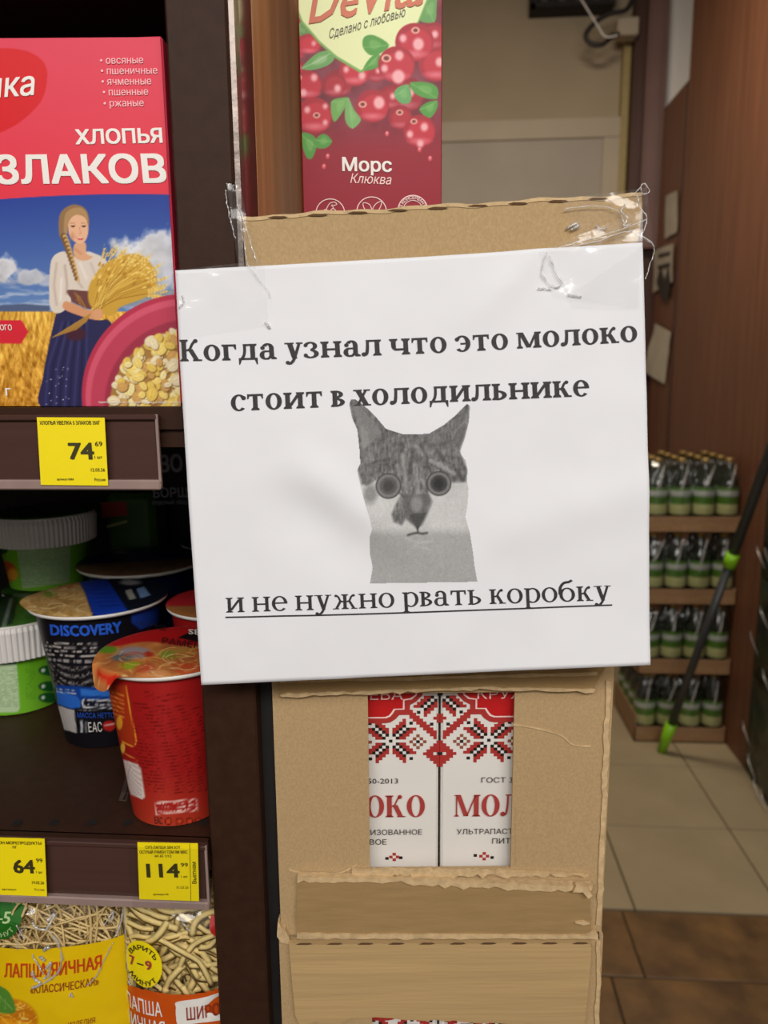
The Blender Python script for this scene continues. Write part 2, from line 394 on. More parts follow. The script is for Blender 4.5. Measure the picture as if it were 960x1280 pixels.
        if c == 'у':
            s.diag(.15 + w * .2, X, .37, .0, w * 1.1); s.stroke([(.56 + w * .1, X), (.40, .14), (.32, -.08), (.20, -.22), (.08, -.20)], t * 1.5, t * 1.7); s.dot(.09, -.185, .045 + w * .22)
            s.rect(.0, X - st * .85, .30 + w * .3, X); s.rect(.44, X - st * .85, .70, X); return .70
        if c == 'ч':
            s.stem(k + G - .02, 0, X, 'lr', 'lr'); s.stem(k, X * .55, X, 'lr', ''); s.ring(k + .2, X * .58, .20, .24, 180, 290, th=t * 1.3); s.rect(k + .22, X * .58 - .235, k + G, X * .58 - .235 + t * 1.3); return 2 * k + G - .02 + w
        if c == 'в':
            s.stem(k, 0, X, 'l', 'l'); s.ring(k + w * .6, X * .76, .28 + w * .15, X * .24, -90, 90, wv=w * .9); s.ring(k + w * .6, X * .27, .33 + w * .2, X * .27, -90, 90, wv=w)
            return k + w * .8 + .35
        if c == 'е':
            s.ring(.34, X / 2, .32, X / 2 + .015, 0, 318); s.rect(.34 - .32 + w * .6, X / 2 - t * .1, .655, X / 2 + t * 1.0); return .66
        if c == 'с':
            s.ring(.34, X / 2, .32, X / 2 + .015, 48, 316); s.dot(.53, X * .78, .05 + w * .25); return .60
        if c == 'э':
            s.ring(.27, X / 2, .32, X / 2 + .015, -138, 132); s.dot(.08, X * .78, .045 + w * .25); s.rect(.2, X / 2 - t * .5, .54, X / 2 + t * .5); return .62
        if c == 'з':
            s.ring(.25, X * .75, .25 + w * .1, X * .25 + .015, -90, 150, wv=w * .9); s.ring(.25, X * .26, .30 + w * .1, X * .26 + .015, -150, 90, wv=w)
            s.dot(.07, X * .80, .04 + w * .22); s.dot(.06, X * .18, .04 + w * .22); return .60
        if c == 'а':
            x1 = .36 + w * .2; s.rect(x1, .08, x1 + w, X * .72); s.ring(x1 + w - .24, X * .70, .24, X * .30 + .015, 0, 150, th=t * 1.2)
            s.dot(.13 + w * .1, X * .72, .05 + w * .22); s.ring(.25, .20, .23, .215, 60, 300, th=t); s.rect(.30, .41 - t, x1 + .02, .41); s.stroke([(.30, .03), (.38, .05), (x1 + .02, .14)], t * 1.2)
            s.p.append([(x1, .12), (x1 + w * .5, 0), (x1 + w + .10, 0), (x1 + w + .10, st * .8), (x1 + w, .12)]); return x1 + w + .11
        if c == 'б':
            s.ring(.34, .34, .32, .355); s.stroke([(.05, .36), (.07, .70), (.22, .93), (.42, .97), (.56, 1.06)], w * .95, t * 1.8); return .68
        return .38
    def text(s, txt, gap=.04):
        x = 0; V = []; Fc = []; n = 0
        for ch in txt:
            if ch == ' ': x += .27; continue
            adv = s.glyph(ch)
            for q in s.p:
                V += [(a + x, b) for a, b in q]; Fc.append(tuple(range(n, n + len(q)))); n += len(q)
            x += adv + gap
        V = np.array(V); V[:, 0] -= V[:, 0].min(); return V, Fc
BOLD = Serif(.185, .075, .07, .075); REG = Serif(.135, .062, .075, .05); DIDO = Serif(.21, .05, .07, .05)
def put_text(name, pl, s, p0, p1, h, m, parent, bold=0.0, font=None, shear=0.0, off=.0004, up=None, arc=0.0, label=None):
    """write s on plane pl with its baseline from p0 to p1 (photo coordinates), capitals h tall"""
    v, f = font.text(s) if font else sans(s, bold)
    p0 = np.array(p0, float); p1 = np.array(p1, float); W = v[:, 0].max()
    t = v[:, 0] / W
    if up is None:
        up = p0 - VV; up = up / np.linalg.norm(up)
        if abs((p1 - p0)[1]) > abs((p1 - p0)[0]): d = (p1 - p0) / np.linalg.norm(p1 - p0); up = np.array([d[1], -d[0]])
    up = np.array(up)
    q = p0 + (p1 - p0) * t[:, None] + up * (v[:, 1] * h)[:, None] + (p1 - p0) / np.linalg.norm(p1 - p0) * (v[:, 1] * h * shear)[:, None]
    if arc: q = q - up * (4 * arc * (t - .5) ** 2)[:, None]
    if v.shape[1] > 2: off = off + v[:, 2] * 1.2e-5
    o = mk(name, pl.at(q, off), f, m, parent)
    if label: o['label'] = label
    return o
def ring_text(name, pl, s, c, r, a0, a1, h, m, parent, inward=False, off=.0004, bold=0.02):
    v, f = sans(s, bold); t = v[:, 0] / v[:, 0].max(); a = np.radians(a0 + (a1 - a0) * t)
    rr = r + (-h if inward else h) * v[:, 1]
    q = np.stack([c[0] + rr * np.cos(a), c[1] - rr * np.sin(a)], 1); return mk(name, pl.at(q, off + v[:, 2] * 1.2e-5), f, m, parent)

# ------------------------------------------------------------------ flat print: small painter working on a fine mesh
def pnoise(x, y, s, seed=0, oct=3):
    r = np.zeros_like(x); amp = 1.0; tot = 0
    for o in range(oct):
        g = np.random.default_rng(seed + o * 17).random((64, 64)); u = x / s * 2 ** o; v_ = y / s * 2 ** o
        i = np.floor(u).astype(int); j = np.floor(v_).astype(int); a = u - i; b = v_ - j
        a = a * a * (3 - 2 * a); b = b * b * (3 - 2 * b); i %= 64; j %= 64; i1 = (i + 1) % 64; j1 = (j + 1) % 64
        r += amp * (g[i, j] * (1 - a) * (1 - b) + g[i1, j] * a * (1 - b) + g[i, j1] * (1 - a) * b + g[i1, j1] * a * b); tot += amp; amp *= .5
    return r / tot
class Paint:
    def __init__(s, x, y, base=(255, 255, 255)):
        s.x = np.asarray(x, float); s.y = np.asarray(y, float); s.c = np.tile(np.array(base, float), (len(s.x), 1))
    def blend(s, a, col):
        a = np.clip(a, 0, 1)[:, None]; s.c = s.c * (1 - a) + np.asarray(col, float) * a
    def ell(s, cx, cy, rx_, ry_, col, rot=0, soft=1.0, alpha=1.0):
        c, n = math.cos(math.radians(rot)), math.sin(math.radians(rot)); dx = s.x - cx; dy = s.y - cy
        u = (dx * c + dy * n) / rx_; v = (-dx * n + dy * c) / ry_; d = (np.sqrt(u * u + v * v) - 1) * min(rx_, ry_)
        s.blend((.5 - d / soft) * alpha if soft < 3 else np.clip(.5 - d / soft, 0, 1) * alpha, col)
    def mask(s, pts):
        pts = np.asarray(pts, float); x, y = s.x, s.y; ins = np.zeros(len(x), bool); d = np.full(len(x), 1e9); n = len(pts)
        for i in range(n):
            (x0, y0), (x1, y1) = pts[i], pts[(i + 1) % n]
            with np.errstate(divide='ignore', invalid='ignore'):
                cr = ((y0 > y) != (y1 > y)) & (x < (x1 - x0) * (y - y0) / (y1 - y0 + 1e-12) + x0)
            ins ^= cr; ex, ey = x1 - x0, y1 - y0; t = np.clip(((x - x0) * ex + (y - y0) * ey) / (ex * ex + ey * ey + 1e-9), 0, 1)
            d = np.minimum(d, (x - x0 - t * ex) ** 2 + (y - y0 - t * ey) ** 2)
        d = np.sqrt(d); return np.where(ins, -d, d)
    def poly(s, pts, col, soft=1.0, alpha=1.0, smooth=0):
        if smooth: pts = smoothline(pts, smooth, True)
        a = np.clip(.5 - s.mask(pts) / soft, 0, 1) * alpha; s.blend(a, col); return a
    def line(s, pts, w_, col, soft=1.0, alpha=1.0):
        x, y = s.x, s.y; d = np.full(len(x), 1e9); pts = np.asarray(pts, float)
        for i in range(len(pts) - 1):
            (x0, y0), (x1, y1) = pts[i], pts[i + 1]; ex, ey = x1 - x0, y1 - y0
            t = np.clip(((x - x0) * ex + (y - y0) * ey) / (ex * ex + ey * ey + 1e-9), 0, 1)
            d = np.minimum(d, (x - x0 - t * ex) ** 2 + (y - y0 - t * ey) ** 2)
        s.blend(np.clip(.5 - (np.sqrt(d) - w_ / 2) / soft, 0, 1) * alpha, col)
def printed(name, pl, x0, y0, x1, y1, step, paint, parent, m=None, off=.0002, keep=None, label=None):
    """a fine mesh patch lying on plane pl, coloured by a painter; corners measured in the photo"""
    nx = int((x1 - x0) / step) + 1; ny = int((y1 - y0) / step) + 1
    gx, gy = np.meshgrid(np.linspace(x0, x1, nx), np.linspace(y0, y1, ny)); x = gx.ravel(); y = gy.ravel()
    if keep is not None: x, y = keep(x, y)
    i = np.arange(nx * ny).reshape(ny, nx)
    f = np.stack([i[1:, :-1], i[1:, 1:], i[:-1, 1:], i[:-1, :-1]], -1).reshape(-1, 4)
    P = paint(x, y); col = lin(np.clip(P.c, 0, 255))
    if getattr(P, 'cut', None) is not None:
        k = P.cut[f].max(1); f = f[k]
        used = np.unique(f); re = np.full(nx * ny, -1); re[used] = np.arange(len(used)); f = re[f]; x, y, col = x[used], y[used], col[used]
    v = pl.at(np.stack([x, y], 1), off)
    o = fastmesh(name, v, f, m or MT['print'], parent, col)
    if label: o['label'] = label
    return o
def fastmesh(name, v, f, m, parent=None, col=None, smooth=True, origin=None):
    if parent is not None: o0, rm = ROOTM[parent.name]
    else: o0, rm = (np.zeros(3) if origin is None else np.asarray(origin, float)), np.eye(3)
    v = (np.asarray(v) - o0) @ rm; f = np.asarray(f)
    me = bpy.data.meshes.new(name); me.vertices.add(len(v)); me.vertices.foreach_set('co', v.astype(np.float32).ravel())
    k = f.shape[1]; me.loops.add(f.size); me.loops.foreach_set('vertex_index', f.astype(np.int32).ravel())
    me.polygons.add(len(f)); me.polygons.foreach_set('loop_start', np.arange(0, f.size, k, dtype=np.int32))
    me.polygons.foreach_set('use_smooth', np.full(len(f), smooth))
    me.materials.append(m)
    if col is not None:
        a = me.color_attributes.new('Col', 'FLOAT_COLOR', 'POINT'); c = np.ones((len(v), 4), np.float32); c[:, :3] = col; a.data.foreach_set('color', c.ravel())
    me.update(calc_edges=True)
    ob = link(name, me, parent, None if parent is not None else tuple(o0)); ROOTM[ob.name] = (o0, rm); return ob
#@@SETTING
# ================================================================== the setting
MT['wall'] = mat('beige_wall', (168, 152, 128), rough=0.85, var=0.05, scale=3)
MT['wall_white'] = mat('lit_wall_and_wire_white', (238, 232, 228), rough=0.7, var=0.02, scale=4)  # white of the back wall's lit stretch; the thin wire shares it
MT['door'] = mat('grey_beige_door', (176, 162, 142), rough=0.6, var=0.04, scale=5)
MT['door_panel'] = mat('door_infill', (162, 152, 140), rough=0.6, var=0.05, scale=5)
MT['ceil'] = mat('ceiling_paint', (205, 200, 190), rough=0.9, var=0.03)
MT['tile'] = mat('grey_floor_tile', (160, 144, 116), rough=0.45, spec=0.4, var=0.09, scale=5, bump=0.05)
MT['grout'] = mat('grout', (72, 64, 50), rough=0.95, var=0.2)
MT['slab'] = mat('brown_stone_slab', (94, 70, 48), rgb2=(132, 98, 60), rough=0.42, var=0.28, scale=9, detail=7, bump=0.3, bscale=14, bdist=0.004)
def struct(name, b, m, loc=(0, 0, 0), **k):
    o = b.build(name, m, None, loc, **k); o['kind'] = 'structure'; return o
X0, X1, Y0, Y1, ZC = -2.6, 1.9, -2.6, 4.32, 3.35
fl = struct('floor', B().box((X0, Y0, -.06), (X1, Y1, -.008)), MT['grout'])
tile_me = {}
def slab(x0, x1, y0, y1, m, top=0.0, name='floor_tile'):
    k = (round(x1 - x0, 3), round(y1 - y0, 3), m.name)
    g = .0022
    if k not in tile_me:
        o = B().box((g, g, -.010), (x1 - x0 - g, y1 - y0 - g, 0), bev=.0018).build(name, m, fl)
        tile_me[k] = o
    else:
        o = tile_me[k].copy(); COL.objects.link(o)
    o.location = (x0, y0, top); return o
T = .388
for i in range(-8, 4):
    for j in range(0, 7):
        xa = .537 + T * i; ya = 1.835 + T * j
        if ya > 4.2: continue
        slab(xa, min(xa + T, X1), ya, min(ya + T, Y1), MT['tile'], top=RNG.uniform(-.0006, 0))
rows = [1.83, 1.60, 1.22, .86, .5, .1, -.3, -.7]
for j in range(len(rows) - 1):
    off = [.50, .42, .62, .45, .6, .4, .55][j]
    for i in range(-8, 4):
        xa = off + .40 * i
        slab(xa, min(xa + .40, X1), rows[j + 1], rows[j], MT['slab'], top=RNG.uniform(-.0012, .0008))
struct('ceiling', B().box((X0, Y0, ZC), (X1, Y1, ZC + .05)), MT['ceil'])
struct('wall_back', B().box((X0, Y1, 0), (X1, Y1 + .08, ZC)), MT['wall'])
struct('wall_left', B().box((X0 - .08, Y0, 0), (X0, Y1, ZC)), MT['wall'])
struct('wall_right', B().box((X1, Y0, 0), (X1 + .08, Y1, ZC)), MT['wall'])
struct('wall_front', B().box((X0, Y0 - .08, 0), (X1, Y0, ZC)), MT['wall'])
# panelled door in the back wall
pb = planeY(Y1)
def zof(y, x=660): return float(pb.at([[x, y]])[0][2])
def xof(x, y=200): return float(pb.at([[x, y]])[0][0])
zt, zm = zof(153), zof(177)
dr = struct('door_1', B().box((xof(300), Y1 - .03, 0), (xof(772), Y1, zt)), MT['door'])
B().box((xof(480), Y1 - .045, zm), (xof(772), Y1 - .028, zt)).build('door_rail', MT['door'], dr)
B().box((xof(751), Y1 - .045, .1), (xof(772), Y1 - .028, zm - .003)).build('door_stile', MT['door'], dr)
B().box((xof(480), Y1 - .040, .12), (xof(749.5), Y1 - .028, zm - .008)).build('door_panel', MT['door_panel'], dr)
struct('trim_1', B().box((xof(771), Y1 - .05, .02), (xof(780), Y1, zof(40)), ), mat('yellowed_trim', (160, 140, 92), rough=.6), )
struct('trim_2', B().box((xof(781), Y1 - .12, 0), (xof(812), Y1 - .02, ZC)).box((xof(812), Y1 - .12, 0), (xof(850), Y1 - .02, 2.62)), MT['wood_deep'])
p2 = planeY(4.17)
MT['plum'] = mat('plum_brown_post', (112, 84, 78), rough=.45, var=.1, scale=5)
a = p2.at([[806, 100]])[0][0]; b_ = p2.at([[831, 100]])[0][0]
struct('trim_3', B().box((a, 4.14, 2.05), (b_, 4.19, ZC)).box((a + .012, 4.128, 2.05), (b_ - .03, 4.142, ZC)), MT['plum'])
p3 = planeY(4.26)
struct('wall_lit_patch_1', B().box((p3.at([[826, 50]])[0][0], 4.24, 2.2), (1.75, 4.30, ZC)), MT['wall_white'])  # whiter patch stands in for the brightly lit part of the wall
# wood partition running along the aisle
PX = 1.122
pt = empty('wooden_partition', (PX, 3.0, 0), 'tall brown wood-grain partition along the right side of the aisle', 'partition')
B().box((PX, 1.55, .0), (PX + .03, 3.733, ZC - .01)).build('tall_panel', MT['wood_dark'], pt)
B().box((PX, 3.737, .0), (PX + .03, 4.10, 2.705)).build('low_panel', MT['wood_dark'], pt)
B().box((PX - .004, 3.72, .0), (PX + .0, 3.75, 2.70)).build('joint_strip', MT['wood_deep'], pt)
# things on the back wall
MT['cable'] = mat('black_cable', (30, 24, 24), rough=.5)
pv = planeY(4.30); zb = float(pv.at([[720, 19]])[0][2]); pv = planeY(4.20); xa = float(pv.at([[664, 10]])[0][0]); xb = float(pv.at([[769, 10]])[0][0])
ub = empty('ventilation_unit', (xa, 4.20, zb), 'dark slatted ventilation unit high on the beige back wall', 'ventilation unit')
B().box((xa, 4.215, zb), (xb, 4.315, zb + .4)).box((xa, 4.19, zb), (xb, 4.22, zb + .018)).box((xa, 4.19, zb), (xa + .02, 4.22, zb + .4)).build('casing', MT['black'], ub)
MT['slat'] = mat('grey_slat', (92, 84, 78), rough=.4)
for k in range(5):
    x = xa + .04 + k * .085
    B().tube([(x + .03, 4.206, zb + .02), (x + .012, 4.20, zb + .08), (x + .03, 4.192, zb + .2), (x + .08, 4.196, zb + .38)], .022, 6, flat=.5).build('slat', MT['slat'], ub, smooth=True)
pj = planeY(4.14)
q0 = pj.at([[771, 45]])[0]; q1 = pj.at([[799, 21]])[0]
jb = B().box((q0[0], 4.13, q0[2]), (q1[0], 4.22, q1[2]), bev=.006).build('junction_box', MT['door'], None, (q0[0], 4.13, q0[2]))
tag(jb, 'small beige junction box at the top corner of the dark post', 'junction box')
pc = planeY(4.09)
cb = B().tube(pc.at(smoothline([(792, -6), (783, 12), (760, 18), (742, 30), (732, 44), (738, 54), (752, 56), (764, 47), (774, 42)], 40)), .012, 8).build('black_cable', MT['cable'], None, pc.at([[760, 56]])[0], smooth=True)
tag(cb, 'thick black cable hanging in a loop below the ventilation unit', 'cable')
pc = planeY(4.05)
cb = B().tube(pc.at(smoothline([(722, -8), (737, 16), (747, 32), (757, 46), (772, 44)], 20)), .0038, 6).build('white_cable', MT['wall_white'], None, pc.at([[737, 18]])[0], smooth=True)
tag(cb, 'thin pale wire hanging in front of the beige back wall', 'wire')
# papers pinned to the far part of the partition
ppx = Plane((PX - .004, 3, 1), (-1, 0, 0), disp=lambda p: .012 * (pnoise(p[:, 1] * 10, p[:, 2] * 10, 1.0, 4) - .5) + .008)
def sheetlike(name, pts, m, label, cat, n=10):
    pts = np.array(pts, float); g = [(i / n, j / n) for j in range(n + 1) for i in range(n + 1)]
    q = [pts[0] * (1 - a) * (1 - b) + pts[1] * a * (1 - b) + pts[2] * a * b + pts[3] * (1 - a) * b for a, b in g]
    v = ppx.at(q); f = []
    for j in range(n):
        for i in range(n): k = j * (n + 1) + i; f.append((k, k + 1, k + n + 2, k + n + 1))
    o = mk(name, v, f, m, None, v.mean(0), smooth=True); tag(o, label, cat); return o
MT['note'] = mat('greyish_note_paper', (176, 166, 152), rough=.8, var=.05)
MT['note2'] = mat('crumpled_paper', (196, 188, 172), rough=.8, var=.06, scale=9)
sheetlike('paper_strip', [(834, 245), (849, 238), (848, 290), (833, 298)], MT['note'], 'narrow pale paper strip pinned highest on the brown partition', 'note')
nt = sheetlike('paper_note', [(820, 313), (844, 304), (843, 352), (817, 366)], MT['note'], 'grey note with dark drawing pinned on the brown partition', 'note')
mk('drawing', ppx.at([(824, 352), (829, 330), (833, 350), (839, 332), (841, 356), (838, 376), (829, 372)], .004), [tuple(range(7))], MT['cable'], nt)
for yy in (318, 332): mk('printed_line', ppx.at([(826, yy), (841, yy - 4), (841, yy), (826, yy + 4)], .004), [(0, 1, 2, 3)], MT['cable'], nt)
sheetlike('crumpled_paper', [(821, 404), (841, 415), (832, 480), (806, 464)], MT['note2'], 'crumpled whitish paper hanging lowest on the brown partition', 'paper')

# ================================================================== stacked bottle packs, far right
MT['bottle'] = mat('dark_green_bottle', (20, 34, 24), rough=0.12, spec=0.7, var=0.15, coat=.4)
MT['blabel'] = mat('green_bottle_label', (72, 116, 36), rough=.4, var=.1, scale=50)
MT['blabel2'] = mat('pale_bottle_label', (170, 172, 120), rough=.4, var=.06)
MT['bband'] = mat('silver_text_band', (170, 176, 172), rough=.4, var=.2, scale=160)
MT['cap'] = mat('gold_cap', (168, 140, 80), rough=.3, metal=.5)
MT['tray'] = mat('tray_board', (158, 122, 88), rough=.9, var=.1, scale=60)
bx0, by0 = .775, 2.79; pitch = .0855; PH = [.0, .277, .554, .831]
def make_bottle(px, py, pz):
    r = .039; c = (px, py, pz)
    bt = B().lathe([(.002, 0), (r * .9, 0), (r, .012), (r, .162), (r * .93, .186), (r * .55, .216), (.014, .240), (.013, .256), (.002, .256)], c, 20)
    bt = bt.build('bottle', MT['bottle'], packs[-1], smooth=True)
    B().lathe([(r + .0006, .085), (r + .0008, .086), (r + .0008, .160), (r + .0006, .161)], c, 20).build('label', MT['blabel'], bt, smooth=True)
    B().lathe([(r + .0012, .128), (r + .0014, .129), (r + .0014, .148), (r + .0012, .149)], c, 20).build('label_band', MT['bband'], bt, smooth=True)
    B().lathe([(r + .0012, .062), (r + .0014, .063), (r + .0014, .098), (r + .0012, .099)], c, 20).build('lower_label', MT['blabel2'], bt, smooth=True)
    B().lathe([(.002, .267), (.014, .267), (.0155, .264), (.0155, .250), (.002, .250)], c, 12).build('cap', MT['cap'], bt, smooth=True)
    return bt
packs = []; proto = None
lab = ['lowest shrink-wrapped pack of green bottles, standing on the floor tiles', 'second pack of green bottles from the floor, behind the mop handle',
       'third pack of green bottles from the floor, level with the sign\'s lower edge', 'topmost shrink-wrapped pack of green bottles with caps showing']
for k in range(4):
    z = PH[k]; H_ = .27
    root = empty('bottle_pack', (bx0, by0, z + .001), lab[k], 'bottle pack', 'stacked packs of green bottles'); packs.append(root)
    wd, dp = 4 * pitch + .004, 4 * pitch
    s = B().box((bx0, by0, z + .001), (bx0 + wd, by0 + dp, z + .006))
    th_ = .062
    s.box((bx0, by0, z + .001), (bx0 + wd, by0 + .004, z + th_)); s.box((bx0, by0 + dp - .004, z + .001), (bx0 + wd, by0 + dp, z + th_))
    s.box((bx0, by0, z + .001), (bx0 + .004, by0 + dp, z + th_ + (.05 if k == 0 else 0))); s.box((bx0 + wd - .004, by0, z + .001), (bx0 + wd, by0 + dp, z + th_))
    s.build('cardboard_tray', MT['tray'], root)
    for (dx, w_) in ((.02, .035), (.075, .02), (.21, .05)):
        B().box((bx0 + dx, by0 - .0008, z + .024), (bx0 + dx + w_, by0, z + .034)).build('tray_mark', MT['kraft_dark'], root)
    for j in range(4):
        for i in range(4):
            if k < 3 and j > 1 and i > 0: continue
            px, py = bx0 + .002 + pitch * (i + .5), by0 + pitch * (j + .5)
            if proto is None: proto = make_bottle(px, py, z + .008); pp = np.array([px, py, z + .008]); pr = np.array(root.location)
            else:
                o = proto.copy(); COL.objects.link(o); o.parent = root; o.location = tuple(np.array([px, py, z + .008]) - pp - np.array(root.location) + pr)
                for ch in proto.children: c = ch.copy(); COL.objects.link(c); c.parent = o
    # shrink film round the pack, drawn in at the top
    v = []; n = 12; g = .004
    loop = [(0, 0), (wd, 0), (wd, dp), (0, dp)]
    ring = []
    for a in range(4):
        for t in np.linspace(0, 1, n, endpoint=False):
            p = np.array(loop[a]) * (1 - t) + np.array(loop[(a + 1) % 4]) * t; ring.append(p)
    ring = np.array(ring); ctr = np.array([wd / 2, dp / 2]); zz = [.03, .1, .18, .21, .235, .263, .268]; ins = [-.005, -.005, -.004, .003, .01, .02, .05]
    for z_, i_ in zip(zz, ins):
        for m_, p in enumerate(ring):
            d = p - ctr; q = ctr + d * (1 - i_ / .17) + (d / np.linalg.norm(d)) * .003 * math.sin(m_ * 2.1 + z_ * 40)
            v.append((bx0 + q[0], by0 + q[1], z + z_ + .006))
    N_ = len(ring); f = [(a * N_ + b, a * N_ + (b + 1) % N_, (a + 1) * N_ + (b + 1) % N_, (a + 1) * N_ + b) for a in range(len(zz) - 1) for b in range(N_)]
    f.append(tuple((len(zz) - 1) * N_ + b for b in range(N_)))
    mk('shrink_film', v, f, MT['wrap'], root, smooth=True)
    rb = np.random.default_rng(k + 3)
    for q in range(4):
        x = bx0 + .03 + q * .085
        B().tube([(x, by0 - .006, z + .13 + rb.uniform(0, .05)), (x + .01, by0 - .007, z + .18), (x + rb.uniform(.01, .05), by0 - .004, z + .255)], [.0015, .003, .001], 5).build('crease_glint', MT['fold_glint'], root, smooth=True)  # pale ridge in the film, in place of a specular streak

# mop leaning beside the packs
MT['mop'] = mat('dark_grey_handle', (56, 58, 60), rough=.35, var=.08)
MT['lime'] = mat('lime_plastic', (136, 200, 30), rough=.35, var=.05)
g0 = onz(824, 934, .004); g1 = onY(966, 540, 2.42); dirv = g1 - g0
mp = empty('mop', tuple(g0), 'dark grey mop handle with lime green ends leaning before the bottle packs', 'mop')
A = lambda t: g0 + dirv * t + np.array([0, -.03, .0])
def tof(y): 
    ts = np.linspace(0, 1.2, 600); yy = np.array([proj(A(t))[1] for t in ts]); return ts[np.argmin(abs(yy - y))]
t1, t2, t3 = tof(906), tof(706), tof(692)
B().tube([A(t1), A(t2)], .0145, 12).build('lower_handle', MT['mop'], mp, smooth=True)
B().tube([A(t2), A(1.5)], .0165, 12).build('upper_handle', MT['mop'], mp, smooth=True)
B().tube([A(t2 - .005), A(t3)], .0215, 12).build('clamp_ring', MT['lime'], mp, smooth=True)
B().tube([A(.0), A(t1 + .004)], [.017, .021], 12).build('end_socket', MT['lime'], mp, smooth=True)

# wrapped goods along the partition, nearer
MT['goods'] = mat('dark_green_wrapped_goods', (44, 50, 34), rough=.4, var=.3, scale=14)
wx = float(onz(926, 962, 0)[0]); wy = float(onz(926, 962, 0)[1])
for k, (z0_, z1_) in enumerate(((0.0, .36), (.362, .72), (.722, 1.06))):
    lb = ['lowest dark green film-wrapped bale at the right edge of the aisle', 'middle dark green film-wrapped bale at the right edge', 'top dark green film-wrapped bale at the right edge'][k]
    nx = 26; v = []; f = []; x_in = wx + .004; x_out = PX - .004
    y_a, y_b = wy - .95, wy - .0
    ys = np.linspace(y_a, y_b, nx); zs = np.linspace(z0_ + .002, z1_, 10)
    for i, y_ in enumerate(ys):
        for j, z_ in enumerate(zs):
            ed = min(1, min(i, nx - 1 - i) / 2.0, min(j, 9 - j) / 1.5 + .3)
            v.append((x_in + .03 * (1 - ed) - .012 * ed * (1 + math.sin(i * 1.35)) - .006 * math.sin(j * 2.2 + i), y_, z_))
    for i in range(nx - 1):
        for j in range(9): a = i * 10 + j; f.append((a, a + 1, a + 11, a + 10))
    b0 = B().add(v, f).box((x_in + .028, y_a, z0_ + .002), (x_out, y_b, z1_))
    o = b0.build('wrapped_bale', MT['goods'], None, (x_in, y_a, z0_), smooth=True); tag(o, lb, 'bale', 'film-wrapped bales along the partition')
    fw = fastmesh('stretch_film', np.array(v) - np.array([.004, 0, 0]), np.array(f), MT['wrap'], o)
    rb = np.random.default_rng(k)
    for q in range(9):
        y_ = y_b - .04 - q * .06; zz_ = z0_ + rb.uniform(.05, .3)
        B().tube([(x_in - .028, y_, zz_), (x_in - .036, y_ - .03, zz_ - .015), (x_in - .028, y_ - .075, zz_ - .06)], [.0006, .0022, .0006], 5).build('film_fold_glint', MT['fold_glint'], o, smooth=True)  # pale ridge standing in for a gleam on the bale's film
# ================================================================== the stack of milk cases
BR = rz(PS)                                   # the stack is turned a little to face the viewer
def caseframe(D): return (HD * D, BR)
def local(pl_pt): return (np.asarray(pl_pt)) @ BR
BX0, BX1 = -.0665, .1335                      # left and right faces, along the stack's own axis
L3, L2 = .4180, .4180
zA, zB, zC_ = 1.494, 1.2745, 1.0665           # top of the top case, seam above the middle case, seam below it
hgt = zB - zC_
def case_shell(name, label, D, x0, x1, z0, z1, win=None, depth=.29, rot=0.0):
    """open-fronted corrugated case; win = (x0,x1,z0,z1) hole in the front panel"""
    r = empty(name, tuple(HD * D + RT * (x0 + x1) / 2 + UP * z0), label, 'cardboard case', 'stack of kraft milk cases', rotz=PS)
    fr = (HD * D, BR); t = .0035
    b = B()
    b.box((x0, 0, z0 + .001), (x0 + t, depth, z1), frame=fr); b.box((x1 - t, 0, z0 + .001), (x1, depth, z1), frame=fr)
    b.box((x0 + t, depth - t, z0 + .001), (x1 - t, depth, z1), frame=fr); b.box((x0 + t, 0, z0 + .001), (x1 - t, depth, z0 + t), frame=fr)
    b.box((x0 + t, .0, z1 - t), (x1 - t, depth - t, z1), frame=fr) if win != 'open' else None
    b.build('body', MT['kraft'], r)
    f = B()
    if win and win != 'open':
        a, c, d, e = win
        f.box((x0, -.0025, z0 + .001), (a, -.0002, z1), frame=fr); f.box((c, -.0025, z0 + .001), (x1, -.0002, z1), frame=fr)
        f.box((a, -.0025, z0 + .001), (c, -.0002, d), frame=fr); f.box((a, -.0025, e), (c, -.0002, z1), frame=fr)
    else: f.box((x0, -.0025, z0 + .001), (x1, -.0002, z1), frame=fr)
    f.build('front_panel', MT['kraft'], r)
    return r
pF = planeD(.4180 - .0025)
def xs(px, py, pl=pF): return float(pl.at([[px, py]])[0] @ RT)
def zs(px, py, pl=pF): return float(pl.at([[px, py]])[0][2])
wa, wc, wd_, we = xs(461, 970), xs(641, 970), zs(550, 1086), zs(550, 866)
case_mid = case_shell('milk_case', 'middle kraft cardboard case with an open window showing two white milk cartons', .4180, BX0, BX1, zC_, zB, (wa, wc, wd_, we))
case_low = case_shell('milk_case', 'kraft case below the torn band, cut off by the photo\'s bottom edge', .4180, BX0 - .0015, BX1 + .0012, zC_ - hgt, zC_ - .0008, (wa, wc, wd_ - hgt, we - hgt))
for k in range(2, 5):
    case_shell('milk_case', ['', '', 'kraft case third from the floor in the stack', 'kraft case second from the floor in the stack', 'kraft case standing on the floor under the stack'][k], .4190, BX0 - .001, BX1 + .001, max(zC_ - hgt * k, .0) if k < 4 else .215, zC_ - hgt * (k - 1) - .001)
case_shell('milk_case', 'lowest kraft case, on the brown stone slabs', .4190, BX0 - .001, BX1 + .001, .0015, .2135)
TOPD = .408
top_tilt = math.radians(2.0)
case_top = case_shell('milk_case', 'top kraft case half covered by the white sign, taped at its corners', TOPD + .004, BX0 - .002, BX1 - .003, zB + .001, zA - .012, 'open')
